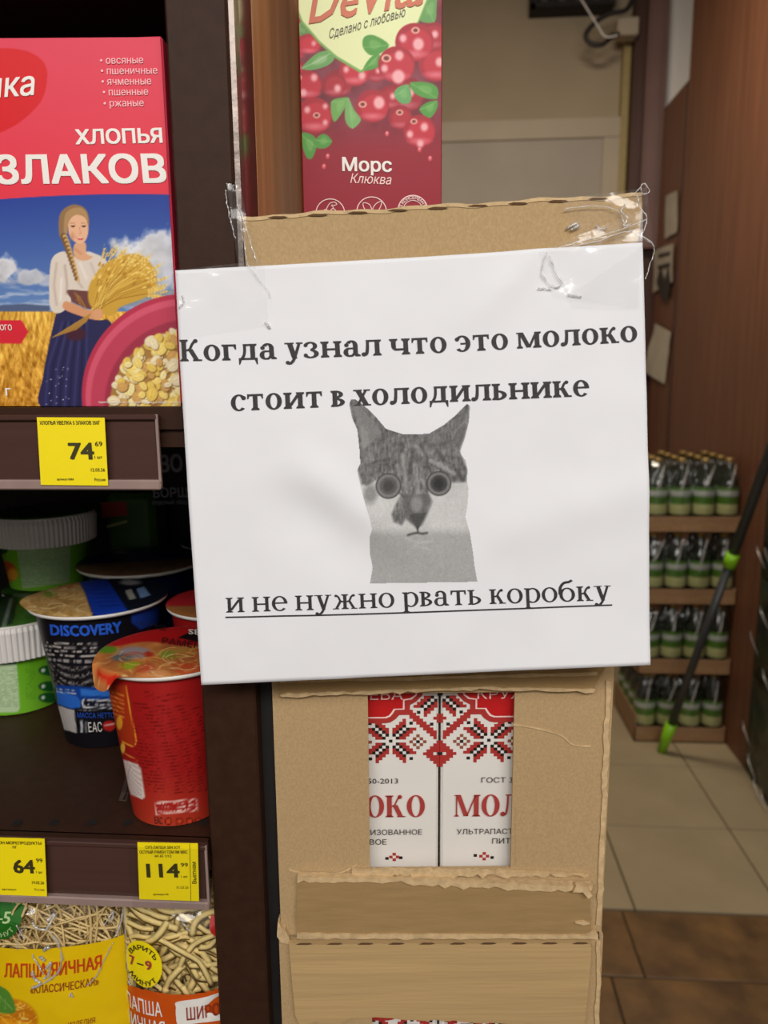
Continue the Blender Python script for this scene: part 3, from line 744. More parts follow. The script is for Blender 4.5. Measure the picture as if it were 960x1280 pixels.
# the raised front flap of the top case
pT = planeD(TOPD)
n = 40
tx = np.linspace(0, 1, n)
topedge = [(303 + (802 - 303) * a, 272 + (243 - 272) * a + 1.2 * math.sin(a * 23) + 1.0 * math.sin(a * 57)) for a in tx]
flap = topedge + [(803, 262), (798, 300), (792, 520), (330, 540), (318, 420), (306, 320)]
o = B().prism(pT, flap, -.003, .0).build('front_flap', MT['kraft'], case_top)
B().prism(pT, [(x, y - 1.5) for x, y in topedge] + [(x, y + 3.2) for x, y in topedge[::-1]], -.0028, .0004).build('flap_edge', MT['kraft_light'], case_top)
def slits(pl, p0, p1, n_, w_, parent, h=4.5, off=.0006):
    base = None
    for k in range(n_):
        t = (k + .5) / n_; c = np.array(p0) * (1 - t) + np.array(p1) * t
        pts = [(c[0] - w_ / 2, c[1] + 1), (c[0] - w_ * .2, c[1] - h * .35), (c[0] + w_ * .35, c[1] - h * .3), (c[0] + w_ / 2, c[1] + .5), (c[0] + w_ * .2, c[1] + h * .5), (c[0] - w_ * .3, c[1] + h * .5)]
        mk('perforation', pl.at(pts, off), [tuple(range(6))], MT['slit'], parent)
slits(pT, (322, 273), (772, 247), 9, 26, case_top, h=3.6)

# peeled bands on the middle and the lower case
def wav(x0, x1, y, n_, amp, sd, y1=None):
    r = np.random.default_rng(sd); y1 = y if y1 is None else y1; o = []
    for k in range(n_): t = k / (n_ - 1); o.append((x0 + (x1 - x0) * t, y + (y1 - y) * t + r.normal(0, amp)))
    return o
o = B().prism(pF, wav(347, 761, 830, 12, .6, 1, 822) + wav(600, 738, 857, 16, .8, 2, 860)[::-1] + wav(356, 592, 866, 26, .8, 32, 858)[::-1] + [(350, 868)], .0002, .0032).build('upper_flap', MT['kraft_dark'], case_mid)
B().prism(pF, wav(351, 598, 864, 26, .5, 3, 855) + wav(606, 742, 855, 14, .5, 34, 858) + wav(606, 740, 858.5, 14, .7, 35, 862)[::-1] + wav(353, 598, 868, 26, .8, 4, 858.5)[::-1], .0006, .0042).build('torn_edge', MT['kraft_light'], case_mid)
B().prism(pF, wav(351, 744, 846, 20, .5, 31, 837) + wav(351, 744, 850, 20, .6, 33, 841)[::-1], .0030, .0042).build('flap_crease', MT['kraft_light'], case_mid)
band = wav(373, 470, 1094, 14, .8, 5, 1093) + wav(478, 640, 1092, 22, 1.6, 6, 1103) + wav(648, 736, 1105, 12, 1.0, 7, 1101)
B().prism(pF, band + wav(735, 737, 1112, 6, .3, 8, 1158) + wav(730, 374, 1162, 30, .6, 9, 1166) + [(371, 1140)], .0002, .0040).build('lower_flap', MT['kraft_dark'], case_mid)
r_ = np.random.default_rng(12)
e1 = wav(373, 560, 1089, 26, .6, 10, 1092) + wav(566, 738, 1094, 22, .8, 11, 1101)
e2 = wav(373, 470, 1095, 14, .7, 13, 1095) + wav(478, 640, 1096, 22, 1.2, 14, 1104) + wav(646, 736, 1106, 12, 1.1, 15, 1106)
B().prism(pF, e1 + e2[::-1], .0006, .0058).build('torn_edge', MT['kraft_light'], case_mid)
B().prism(pF, wav(440, 650, 1083.5, 40, .9, 16, 1086) + wav(440, 735, 1092, 50, 1.4, 17, 1092)[::-1], .0006, .0030).build('torn_fringe', MT['kraft_light'], case_mid)
B().prism(pF, wav(372, 745, 1160, 40, .5, 18, 1162) + wav(372, 745, 1166, 40, .7, 19, 1167)[::-1], .0006, .0050).build('flap_crease', MT['kraft_light'], case_mid)
B().prism(pF, [(716, 1096), (730, 1098), (736, 1108), (731, 1112), (724, 1104), (712, 1104)], .004, .0085).build('torn_scrap', MT['kraft_light'], case_mid)
B().prism(pF, [(716, 1146), (726, 1144), (735, 1147), (727, 1149)], .004, .0055).build('torn_scrap', MT['kraft_light'], case_mid)
for pts in ([(641, 905), (668, 909), (700, 918), (716, 930), (738, 932)], [(361, 1086), (392, 1094), (425, 1090), (447, 1079)]):
    q = smoothline(pts, 16); B().prism(pF, list(q - (0, .7)) + list((q + (0, 1.3))[::-1]), .0002, .0007).build('crease_line', MT['kraft_light'], case_mid)
B().prism(pF, wav(644, 735, 1008, 3, .1, 1, 1008) + [(735, 1079), (730, 1082), (644, 1083)], .0, .0003).build('score_mark', MT['kraft'], case_mid)
# worn right-hand corner of the middle case
cn = [(757, 850)] + [(757 - (y - 850) * .039 + r_.normal(0, .8), y) for y in range(858, 1160, 9)]
B().prism(pF, cn + [(x + 6 + r_.normal(0, .6), y) for x, y in cn[::-1]], -.004, .0012).build('worn_corner', MT['kraft_light'], case_mid)
# lower case: light ribbed flap hanging over its front
MT['ribbed'] = mat('ribbed_board', (188, 158, 112), rough=.9, spec=.1, var=.09, scale=60, bump=.5, bscale=170, bdist=.001, stretch=(.08, .08, 1.6))
fl_ = [(362, 1172)] + wav(372, 735, 1174, 20, .4, 20, 1173) + [(737, 1180)] + wav(736, 729, 1200, 6, .5, 21, 1273) + wav(722, 610, 1275, 10, .6, 22, 1272) + wav(600, 500, 1272, 10, .8, 23, 1267) + wav(490, 440, 1265, 6, .6, 24, 1266) + wav(425, 375, 1272, 6, .8, 25, 1273) + [(370, 1262), (366, 1220)]
B().prism(pF, fl_, .0006, .0042).build('hanging_flap', MT['ribbed'], case_low)
slits(pF, (362, 1173), (742, 1172), 10, 21, case_low, h=3, off=.0046)
B().prism(pF, wav(348, 357, 1150, 6, .8, 26, 1158) + [(362, 1168), (364, 1176), (352, 1174), (347, 1166)], -.004, .003).build('dented_corner', MT['kraft_light'], case_low)
cn = [(745, 1176)] + [(746 - (y - 1176) * .03 + r_.normal(0, .9), y) for y in range(1184, 1290, 9)]
B().prism(pF, cn + [(x + 5 + r_.normal(0, .8), y) for x, y in cn[::-1]], -.004, .0012).build('worn_corner', MT['kraft_light'], case_low)
B().prism(pF, [(740, 1166), (748, 1164), (749, 1173), (741, 1172)], .0003, .0008).build('corner_hole', MT['black'], case_low)

# ------------------------------------------------------------------ milk cartons
pM = planeD(.4180 + .0075)
seam = xs(549.5, 970, pM); cell = xs(549.5 + 4.22, 970, pM) - seam
cw = .0958; zTop, zBot = zB - .006, zC_ + .005
zS = zs(610, 925, pM)              # height of the stitched star's centre
SC_ = dict(k=MT['ink'], r=MT['darkred'], b=mat('brown_stitch', (150, 84, 60), rough=.5), w=MT['white'])
def milk(side, z_off, label, detail=True):
    sg = 1 if side == 'R' else -1
    x0, x1 = (seam + .0008, seam + .0008 + cw) if sg > 0 else (seam - .0008 - cw, seam - .0008)
    fr = (HD * (.4180 + .0075), BR)
    o = B().box((x0, 0, zBot + z_off), (x1, .062, zTop + z_off), frame=fr, bev=.0014).build('milk_carton', MT['milk_white'], None, HD * .4255 + RT * (x0 + x1) / 2 + UP * (zBot + z_off))
    tag(o, label, 'milk carton', 'white milk cartons with red cross-stitch print')
    def P3(u, z, off=.0003): return HD * (.4255 - off) + RT * (seam + sg * u) + UP * (z + z_off)
    # cross-stitch cells, u in cells from the seam, v in cells above the star centre
    cs = {'k': [], 'r': [], 'b': []}
    dia = [(1, 2), (2, 1), (2, 3), (3, 2), (3, 4), (4, 3), (4, 5), (5, 4)]
    redq = [(3, 1), (4, 1), (4, 2), (5, 2), (5, 3), (6, 3), (6, 4), (7, 4)]; redq += [(b, a) for a, b in redq]
    def star(cx, cy, cell_x=(-1, 1), cell_y=(-1, 1)):
        cs['k'].append((cx, cy))
        for a in cell_x:
            for b in cell_y:
                cs['k'] += [(cx + a * p, cy + b * q) for p, q in dia]; cs['r'] += [(cx + a * p, cy + b * q) for p, q in redq]
                cs['k'].append((cx + a * 6, cy + b * 6))
    star(14.4, 0)
    star(.2, 15.6, (1,), (-1,))
    for cx in (6.4, 22.4):
        cs['k'].append((cx, -.3)); cs['b'] += [(cx, 1.7), (cx, -2.3), (cx - 2, -.3), (cx + 2, -.3)] + [(cx + a, -.3 + b) for a in (1, -1) for b in (1, -1)]
    for i in range(8): cs['r'] += [(8.4 - i, 10 - i - q) for q in range(3)]
    for y in range(-4, 5):
        for x in range(0, 5 - abs(y)):
            if not (y == 0 and x <= 1): cs['r'].append((x + .4, y - 4.4))
    cs['k'].append((.2, -4.4)); cs['k'] += [(2.4, 5.6)]
    cs['r'] += [(.4, 7.6), (1.4, 7.6), (.4, 8.6), (.4, 6.6)]
    cs['r'] += [(12.6, -40.5), (14.6, -40.5), (13.6, -39.5), (13.6, -41.5)]; cs['k'] += [(11.6, -40.8), (15.8, -41)] if sg < 0 else [(10.9, -40.2), (16, -41)]
    for kk, lst in cs.items():
        b = B()
        for (x, y) in lst:
            u0, u1 = max(x - .5, .05) * cell, (x + .5) * cell
            if u1 <= u0: continue
            zz0, zz1 = zS + (y - .5) * cell * .93, zS + (y + .5) * cell * .93
            b.add([P3(u0, zz0), P3(u1, zz0), P3(u1, zz1), P3(u0, zz1)], [(0, 1, 2, 3) if sg > 0 else (3, 2, 1, 0)])
        b.build('cross_stitch_print', SC_[kk], o)['kind'] = 'stuff'
    # cartouche, outline measured on the right-hand carton
    def cart(pts, off, m):
        u = [(xs(549.5 + x, 900, pM) - seam, zs(610, y, pM)) for x, y in pts]
        mk('cartouche', [P3(a, b, off) for a, b in u], [tuple(range(len(u)))], m, o)
    def C(q): return [(x / 9.6 - 4.5, 855 + y / 9.6) for x, y in q]
    W_ = 96 * 1.86; top = 858 - 60
    def mirrorx(q): return q + [(2 * 99 - x, y) for x, y in q[::-1]]
    outer = C([(232, -60), (240, 60), (262, 130), (330, 200), (405, 240), (408, 358), (535, 358), (575, 405), (640, 446), (700, 456)])
    cart([(outer[0][0], 836)] + mirrorx(outer)[0:] + [(2 * 99 - outer[0][0], 836)], .0005, MT['darkred'])
    wl = C([(296, -60), (300, 70), (330, 130), (385, 172), (470, 182), (470, 292), (582, 294), (610, 340), (640, 375), (690, 395)])
    wl2 = [(x + 1.1, y - .5) for x, y in C([(306, -60), (310, 68), (338, 122), (390, 160), (478, 172), (480, 282), (590, 284), (618, 330), (648, 363), (695, 381)])]
    cart([(wl[0][0], 836)] + mirrorx(wl) + [(2 * 99 - wl[0][0], 836)], .0007, MT['cream'])
    cart([(wl2[0][0], 836)] + mirrorx(wl2) + [(2 * 99 - wl2[0][0], 836)], .0009, MT['red'])
    def words(s, xc, zpx, hpx, wpx, m, bold=0.0, font=None, off=.0012, anchor='c'):
        v, f = font.text(s) if font else sans(s, max(bold - .5, 0))
        h = (zs(610, zpx, pM) - zs(610, zpx + hpx, pM)); zb_ = zs(610, zpx + hpx, pM); wd = wpx * cell / 4.22
        xc_ = (xs(549.5 + xc, 970, pM) - seam)
        cx = xc_ if sg > 0 else xc_
        q = []
        for a, b in v[:, :2]:
            t = a / v[:, 0].max() - .5
            q.append(HD * (.4255 - off) + RT * (seam + sg * cx + t * wd) + UP * (zb_ + b * h + z_off))
        mk('lettering', q, f, m, o)
    mid = 97
    words('КРУЖЕВА', mid, 860, 12.5, 103, MT['cream'], .012)
    words('ГОСТ 31450-2013', mid, 970.5, 6.5, 90, MT['ink'], .01)
    words('МОЛОКО', mid, 992, 27, 157, MT['brickred'], font=DIDO)
    words('УЛЬТРАПАСТЕРИЗОВАННОЕ', mid, 1034.5, 6.6, 150, MT['ink'], .014)
    words('ПИТЬЕВОЕ', mid, 1046.5, 6.6, 60, MT['ink'], .014)
    return o
milk('R', 0, 'right-hand white milk carton seen through the middle case window')
milk('L', 0, 'left-hand white milk carton seen through the middle case window')
milk('R', -hgt, 'right-hand milk carton in the case at the photo\'s bottom edge')
milk('L', -hgt, 'left-hand milk carton in the case at the photo\'s bottom edge')

# ------------------------------------------------------------------ red cranberry drink carton on top of the stack
Dj = .50
pJ = planeD(Dj)
jx0, jx1 = float(pJ.at([[379, 265]])[0] @ RT), float(pJ.at([[552, 265]])[0] @ RT)
jz = zA - .07; MT['juice'] = mat('dark_red_carton', (150, 26, 44), rough=.35, spec=.4, var=.04)
cs_in = B().box((BX0 + .003, .02, zB + .01), (BX1 - .008, .285, jz - .002), frame=(HD * (TOPD + .004), BR)).build('inner_case_top', MT['kraft'], case_top)
jb = B().box((jx0, 0, jz), (jx1, .065, jz + .262), frame=(HD * Dj, BR), bev=.0015).build('juice_carton', MT['juice'], None, HD * Dj + RT * (jx0 + jx1) / 2 + UP * jz)
tag(jb, 'red cranberry drink carton with berries and cream heart, atop the case stack', 'juice carton')
def juice_paint(x, y):
    P = Paint(x, y, (150, 26, 44)); g = np.clip((y - 130) / 60, 0, 1)[:, None]
    P.c = P.c * g + np.array([122, 44, 58.]) * (1 - g)
    n_ = pnoise(x, y, 26, 5)[:, None]; P.c += (n_ - .5) * 60 * (1 - g)
    J = lambda q: [(365 + a / 6.4, b / 6.4) for a, b in q]
    K = lambda q: [(455 + a / 6.4, b / 6.4) for a, b in q]
    Z = lambda q: [(280 + a / 3.2, b / 3.2) for a, b in q]
    def berry(cx, cy, r, hl=(), star=None, dark=1.0, sq=1.0):
        P.ell(cx, cy, r, r * sq, np.array([172, 36, 52]) * dark, soft=1.6)
        P.ell(cx + r * .1, cy + r * .1, r * .82, r * .8 * sq, np.array([196, 46, 62]) * dark, soft=r * .5 if r * .5 < 3 else 2.9, alpha=.9)
        P.ell(cx, cy + r * .62, r * .72, r * .22, np.array([222, 110, 124]) * dark, soft=2.8, alpha=.55)
        for (a, b, s_) in hl: P.ell(cx + a * r, cy + b * r, s_ * r, s_ * r * 1.15, (244, 178, 182), soft=2.9, alpha=.75)
        if star:
            a, b, s_ = star; P.ell(cx + a * r, cy + b * r, s_ * r, s_ * r * .8, (240, 176, 160), soft=1.2)
            P.ell(cx + a * r, cy + b * r, s_ * r * .55, s_ * r * .45, (122, 50, 48), soft=1.4)
    def leaf(pts, c=(86, 156, 68), c2=(150, 200, 120)):
        P.poly(pts, c, smooth=24, soft=1.2); q = np.array(pts); a, b = q[0], q[len(q) // 2]
        P.line([a, (a + b) / 2 + 1, b], .8, c2, alpha=.7); m_ = (q + q.mean(0) * 1.2) / 2.2
        P.poly(list(m_ + (1, -1)), c2, smooth=20, soft=2.9, alpha=.4)
    for cx, cy, r, d_ in ((368, 62, 14, .9), (372, 20, 20, .85), (388, 108, 16, .8), (424, 104, 17, .85), (508, 118, 22, .85), (545, 80, 22, 1.0), (488, 122, 15, .9), (470, 90, 13, .9), (540, 45, 18, .9), (372, 86, 10, .9)): berry(cx, cy, r, dark=d_, hl=[(.2, -.1, .25)])
    leaf(Z([(440, 205), (380, 210), (330, 250), (312, 275), (350, 282), (410, 265), (440, 240)]), (110, 168, 96), (206, 226, 190))
    leaf(Z([(270, 140), (275, 105), (310, 92), (350, 140), (300, 146)]), (104, 148, 84))
    leaf(Z([(840, 90), (780, 80), (800, 10), (845, -20), (850, 40)]), (104, 160, 90))
    berry(*Z([(335, 340)])[0], 18, hl=[(.45, -.5, .25), (-.3, .55, .25)], star=(-.65, -.5, .25)); 
    berry(*Z([(340, 175)])[0], 15, dark=1.05, hl=[(.4, .0, .2)], sq=.8)
    berry(*Z([(522, 285)])[0], 19, hl=[(-.55, -.1, .2), (.5, .3, .25)], dark=1.02)
    berry(*Z([(440, 340)])[0], 15, hl=[(.3, .3, .3)], dark=.9)
    # heart badge
    heart = Z([(262, -60), (285, 20), (312, 90), (380, 170), (450, 232), (547, 290), (610, 260), (700, 190), (780, 90), (820, -10), (830, -60)])
    P.poly([(a - .5, b + 1) for a, b in heart], (126, 178, 92), soft=1.2)
    P.poly([(a * .985 + 6.6, b * .985 - 1.2) for a, b in heart], (232, 240, 184), soft=1.2); 
    berry(*Z([(762, 170)])[0], 24, hl=[(.2, .1, .3), (-.6, -.2, .2)], star=(.05, -.62, .22))
    leaf(Z([(660, 180), (600, 142), (560, 150), (556, 190), (585, 222), (625, 215)]))
    leaf(Z([(622, 218), (585, 232), (556, 280), (590, 280), (622, 262)]))
    berry(*Z([(690, 260)])[0], 23, hl=[(.15, -.5, .25), (-.65, .2, .2), (.1, .65, .35)], star=(-.55, -.35, .27))
    berry(*Z([(320 + 42, 462)])[0], 22.5, hl=[(-.4, -.3, .18), (.6, -.5, .15), (.6, .4, .15)], star=(.12, .0, .2))
    leaf(Z([(305, 535), (360, 545), (370, 590), (350, 636), (325, 620)])); leaf(Z([(366, 560), (400, 536), (432, 565), (410, 592), (372, 592)]))
    leaf(Z([(428, 410), (470, 392), (500, 395), (480, 440), (440, 488)]), (112, 170, 88)); leaf(Z([(498, 395), (520, 440), (548, 480), (515, 515), (488, 490), (484, 440)]), (122, 176, 104))
    berry(*Z([(594, 425)])[0], 20.5, hl=[(.4, -.2, .35)], star=(-.6, -.1, .25))
    berry(*Z([(705, 470)])[0], 15, dark=.92, star=(-.05, -.4, .3)); 
    leaf(Z([(745, 332), (810, 330), (852, 350), (852, 395), (800, 392), (760, 370)])); leaf(Z([(738, 340), (690, 355), (682, 385), (710, 415), (748, 405)]), (104, 168, 100))
    leaf(Z([(782, 440), (810, 412), (852, 405), (850, 440), (820, 474)]))
    berry(*Z([(782, 525)])[0], 20, hl=[(.3, -.25, .25), (-.6, .2, .22), (.05, .8, .22)], star=(-.35, -.6, .22))
    for a, b in Z([(400, 666), (652, 535), (782, 598), (824, 634), (415, 625)]): P.ell(a, b, 2.6, 3.4, (220, 90, 104), alpha=.8); P.ell(a, b - 1, 1, 1, (250, 190, 190))
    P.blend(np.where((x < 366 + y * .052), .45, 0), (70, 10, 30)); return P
def keepJ(x, y): return x, y
jp0, jp1 = 366, 553
def juice_keep(x, y):           # follow the carton's own edges
    t = (x - jp0) / (jp1 - jp0); a = pJ.at(np.stack([x, y], 1))
    pts = HD * Dj + RT * (jx0 + .0006 + t * (jx1 - jx0 - .0012))[:, None]; pts[:, 2] = a[:, 2]
    return proj(pts)
printed('berry_print', pJ, jp0, -60, jp1, 268, 1.15, juice_paint, jb, keep=juice_keep, off=.0004)
put_text('lettering', pJ, 'Морс', (428, 214), (490, 215), 17, MT['white'], jb, bold=.022, off=.0009)
put_text('lettering', pJ, 'Клюква', (438, 229), (488, 231), 12, MT['cream'], jb, bold=-.002, shear=.22, off=.0009)
put_text('brand_lettering', pJ, 'DeVita', (386, 30), (528, 6), 50, MT['terracotta'], jb, bold=.015, shear=.2, off=.0009)
put_text('lettering', pJ, 'Сделано с любовью', (411, 49), (506, 21), 12, MT['grey_ink'], jb, bold=-.008, shear=.15, off=.0009)
def ringln(pl, c, r, w_, m, parent, name='emblem_ring', off=.0009):
    a = np.linspace(0, 2 * math.pi, 41); q = np.vstack([np.stack([c[0] + r * np.cos(a), c[1] + r * np.sin(a)], 1), np.stack([c[0] + (r - w_) * np.cos(a), c[1] + (r - w_) * np.sin(a)], 1)])
    return mk(name, pl.at(q, off), [(i, i + 1, i + 42, i + 41) for i in range(40)], m, parent)
for cx, cy, r in ((413, 267, 18.5), (464.5, 265, 19), (516, 263, 19)): ringln(pJ, (cx, cy), r, 1.1, MT['cream'], jb)
ringln(pJ, (516, 263), 12.5, .8, MT['cream'], jb); ring_text('emblem_lettering', pJ, 'БЕЗ КОНСЕРВАНТОВ', (516, 263), 13.6, 190, -10, 4, MT['cream'], jb, off=.0009)
def pline(pl, pts, w_, m, parent, name='emblem', off=.0009, n_=14, closed=False):
    q = smoothline(pts, n_, closed) if len(pts) > 2 else np.array(pts, float); q = np.vstack([q, q[:1]]) if closed else q
    t = np.gradient(q, axis=0); t /= np.linalg.norm(t, axis=1)[:, None] + 1e-9; nn = np.stack([-t[:, 1], t[:, 0]], 1) * w_ / 2; k = len(q)
    return mk(name, pl.at(np.vstack([q + nn, q - nn]), off), [(i, i + 1, i + 1 + k, i + k) for i in range(k - 1)], m, parent)
pline(pJ, [(464, 268), (456, 262), (454, 254), (462, 256), (465, 264)], .9, MT['cream'], jb, closed=True); pline(pJ, [(465, 268), (474, 262), (477, 252), (469, 256), (465, 264)], .9, MT['cream'], jb, closed=True)
pline(pJ, [(408, 262), (412, 255), (418, 253), (421, 256), (414, 258)], .9, MT['cream'], jb); pline(pJ, [(415, 256), (417, 261)], .9, MT['cream'], jb)
pline(pJ, [(407, 262), (411, 265), (408, 269), (404, 266)], .9, MT['cream'], jb, closed=True); pline(pJ, [(416, 261), (420, 264), (417, 268), (413, 265)], .9, MT['cream'], jb, closed=True)
pline(pJ, [(512, 264), (516, 259), (518, 259), (518, 266)], 1.2, MT['cream'], jb, n_=6)
# ================================================================== the sign
cTL, cTR, cBL = onD(219, 338, .4045), onD(803, 303, .395), onD(252, 856, .388)
nS = np.cross(cTR - cTL, cBL - cTL); nS /= np.linalg.norm(nS)
if nS @ (CAM - cTL) < 0: nS = -nS
def sdisp(p):
    x, y = proj(p)
    d = .0016 * (pnoise(x + 400, y, 210, 3, 2) - .5) + .0011 * (pnoise(x, y + 99, 70, 8, 2) - .5)
    # fold running down from (360,570), soft buckle towards the lower left, lifted lower edge
    t = ((x - 365) * .80 + (y - 575) * .60); s = (-(x - 365) * .60 + (y - 575) * .80)
    d += .0034 * np.exp(-(s / 30.) ** 2) * np.clip((t + 20) / 60, 0, 1) * np.clip((230 - t) / 120, 0, 1)
    d -= .0022 * np.exp(-((s - 45) / 40.) ** 2) * np.clip((t + 20) / 60, 0, 1) * np.clip((200 - t) / 120, 0, 1)
    d += .0013 * np.exp(-(((x - 600) + (y - 400) * .8) / 26.) ** 2) * np.clip((420 - y) / 60, 0, 1)
    d += .0030 * np.clip((y - 760) / 100, 0, 1) ** 2 * np.clip((x - 560) / 250, 0, 1)
    d += .0018 * np.exp(-((y - 640 + (x - 700) * .25) / 35.) ** 2) * np.clip((x - 590) / 60, 0, 1)
    return d
pS = Plane(cTL, nS, sdisp)
cor = np.array([(219, 338), (803, 303), (812, 830), (252, 856)], float)
def sheet_grid(nx, ny):
    a, b = np.meshgrid(np.linspace(0, 1, nx), np.linspace(0, 1, ny)); a = a.ravel()[:, None]; b = b.ravel()[:, None]
    q = cor[0] * (1 - a) * (1 - b) + cor[1] * a * (1 - b) + cor[2] * a * b + cor[3] * (1 - a) * b
    q[:, 0] += (3.0 * np.sin(b[:, 0] * math.pi)) * (a[:, 0] * 1.3 - .6); q[:, 1] += 2.2 * np.sin(a[:, 0] * math.pi) * (1 - b[:, 0]) * .6
    return q
nx, ny = 118, 104; q = sheet_grid(nx, ny); v0 = pS.at(q, 0); v1 = pS.at(q, -.00012)
i = np.arange(nx * ny).reshape(ny, nx); f = np.stack([i[1:, :-1], i[1:, 1:], i[:-1, 1:], i[:-1, :-1]], -1).reshape(-1, 4)
fb = f[:, ::-1] + nx * ny; rim = np.concatenate([i[0, :], i[1:, -1], i[-1, -2::-1], i[-2:0:-1, 0]]); rm = np.roll(rim, -1)
fr_ = np.stack([rim, rm, rm + nx * ny, rim + nx * ny], 1)
sign = fastmesh('paper_sign', np.vstack([v0, v1]), np.vstack([f, fb, fr_]), MT['paper'], None, None, True, origin=v0[i[-1, nx // 2]])
tag(sign, 'white printed paper sign with a grey cat photo, taped across post and cardboard case', 'sign')
put_text('lettering', pS, 'Когда узнал что это молоко', (226, 455), (797, 430), 27, MT['toner'], sign, font=BOLD, off=.0003, arc=-3.2)
put_text('lettering', pS, 'стоит в холодильнике', (289, 514), (737, 495), 27.5, MT['toner'], sign, font=BOLD, off=.0003)
put_text('lettering', pS, 'и не нужно рвать коробку', (283, 765.5), (764, 750), 25, MT['toner'], sign, font=REG, off=.0003)
u = np.linspace(0, 1, 60); x = 282 + 483 * u; y = 770.5 - 15.5 * u + 1.2 * np.sin(u * 3.1)
mk('underline', pS.at(np.vstack([np.stack([x, y], 1), np.stack([x, y + 1.9], 1)]), .0003), [(k + 60, k + 61, k + 1, k) for k in range(59)], MT['toner'], sign)
CZ = lambda q: [(430 + a / 5.118, 490 + b / 5.118) for a, b in q]
cat_out = CZ([(38, 75), (48, 50), (70, 50), (120, 85), (190, 150), (265, 238), (300, 250), (370, 272), (470, 275), (550, 268), (640, 215), (720, 150), (788, 80), (802, 95), (795, 190), (770, 290), (738, 380), (750, 410), (775, 440), (787, 500), (782, 570), (793, 620), (785, 720), (772, 800), (800, 900), (820, 1020), (830, 1110), (848, 1208), (172, 1218), (188, 1120), (170, 1030), (172, 920), (187, 870), (170, 790), (140, 700), (110, 590), (90, 500), (108, 460), (105, 380), (90, 240), (55, 160)])
def cat_paint(x, y):
    P = Paint(x, y, (150, 150, 150)); X = (x - 430) * 5.118; Y = (y - 490) * 5.118
    C1 = lambda *q: CZ(q)
    # chest and neck
    P.c[:] = 163; s = np.clip((Y - 860) / 60, 0, 1)[:, None]
    base = 200 + 12 * (pnoise(X, Y, 120, 2)[:, None] - .5) * 2; P.c = base * (1 - s) + 168 * s
    P.c = P.c * 1.0
    # tabby cap
    P.poly(C1((90, 500), (115, 590), (150, 600), (210, 560), (330, 560), (370, 650), (330, 720), (305, 780), (320, 830), (370, 850), (395, 810), (430, 840), (470, 872), (500, 850), (530, 790), (565, 700), (540, 640), (530, 560), (600, 500), (690, 580), (780, 575), (790, 500), (750, 400), (740, 370), (770, 290), (800, 190), (802, 60), (560, 220), (470, 240), (300, 230), (60, 20), (30, 60), (60, 200)), (112, 112, 112), soft=3.5)
    n1 = pnoise(X * 1.6, Y * .55, 17, 3); n2 = pnoise(X * .5 + Y * .3, Y, 30, 9); dark = P.c[:, 0] < 135
    P.c += (((n1 - .5) * 70 + (n2 - .5) * 44) * np.where(dark, 1, .12))[:, None]
    # stripes on the forehead and crown
    for pts, w_, al in (([(440, 380), (430, 450), (420, 520)], 26, .5), ([(380, 350), (350, 420), (320, 470)], 16, .45), ([(500, 350), (530, 420), (520, 480)], 16, .4), ([(600, 380), (640, 440), (700, 470)], 22, .45), ([(160, 470), (220, 440), (290, 430)], 20, .4), ([(720, 500), (760, 560)], 30, .45), ([(560, 340), (640, 330), (700, 300)], 24, .35)):
        P.line(CZ(pts), w_ / 5.1, (62, 62, 62), soft=3, alpha=al)
    for pts, w_, al in (([(370, 400), (390, 520), (400, 640)], 20, .55), ([(555, 440), (620, 470), (700, 520)], 26, .6), ([(340, 470), (360, 520)], 26, .4), ([(455, 470), (470, 620), (460, 740)], 34, .35), ([(500, 560), (520, 600)], 18, .5), ([(420, 340), (470, 350)], 20, .3)):
        P.line(CZ(pts), w_ / 5.1, (176, 176, 176), soft=3, alpha=al)
    # ears
    P.poly(C1((55, 80), (110, 100), (200, 200), (240, 260), (170, 330), (120, 380), (105, 300), (90, 230)), (134, 134, 134), soft=2.9, alpha=.75)
    P.poly(C1((100, 210), (150, 250), (160, 330), (118, 370)), (160, 160, 160), soft=2.9, alpha=.5)
    P.poly(C1((780, 120), (740, 190), (690, 300), (735, 370), (770, 270)), (104, 104, 104), soft=2.9, alpha=.7)
    P.line(CZ([(770, 190), (720, 240), (690, 300)]), 1.4, (168, 168, 168), soft=2.5, alpha=.5)
    # brow shade, grey cheek patch on the left
    P.ell(*CZ([(170, 650)])[0], 10, 14, (140, 140, 140), soft=2.9, alpha=.45)
    # nose
    P.poly(C1((380, 660), (540, 650), (535, 740), (520, 800), (490, 850), (470, 880), (440, 840), (395, 800), (375, 730)), (98, 98, 98), soft=2.9, alpha=.75)
    P.ell(*CZ([(465, 715)])[0], 8, 11, (138, 138, 138), soft=2.9, alpha=.7)
    P.poly(C1((415, 785), (450, 775), (490, 775), (525, 770), (505, 820), (475, 870), (468, 870), (440, 830)), (72, 72, 72), soft=1.8, alpha=.85)
    P.line(CZ([(470, 860), (472, 900)]), 1.6, (56, 56, 56), soft=1.6); P.line(CZ([(410, 912), (445, 902), (472, 898), (500, 905), (530, 900)]), 2.4, (70, 70, 70), soft=2.6)
    P.line(CZ([(395, 930), (470, 965), (560, 950)]), 2.5, (196, 196, 196), soft=2.9, alpha=.5); P.line(CZ([(450, 980), (560, 1010)]), 2, (190, 190, 190), soft=2.9, alpha=.5)
    # eyes
    for (ex, ey, rr, dk) in ((285, 600, 82, 92), (607, 585, 80, 70)):
        c = CZ([(ex, ey)])[0]; r_ = rr / 5.118
        P.ell(*c, r_, r_, (74, 74, 74), soft=1.6); P.ell(*c, r_ - 1.7, r_ - 1.7, (124, 124, 124), soft=1.5); P.ell(*c, r_ * .68, r_ * .68, (dk, dk, dk), soft=2.2); P.ell(*c, r_ * .45, r_ * .5, (dk - 22,) * 3, soft=2.5, alpha=.6)
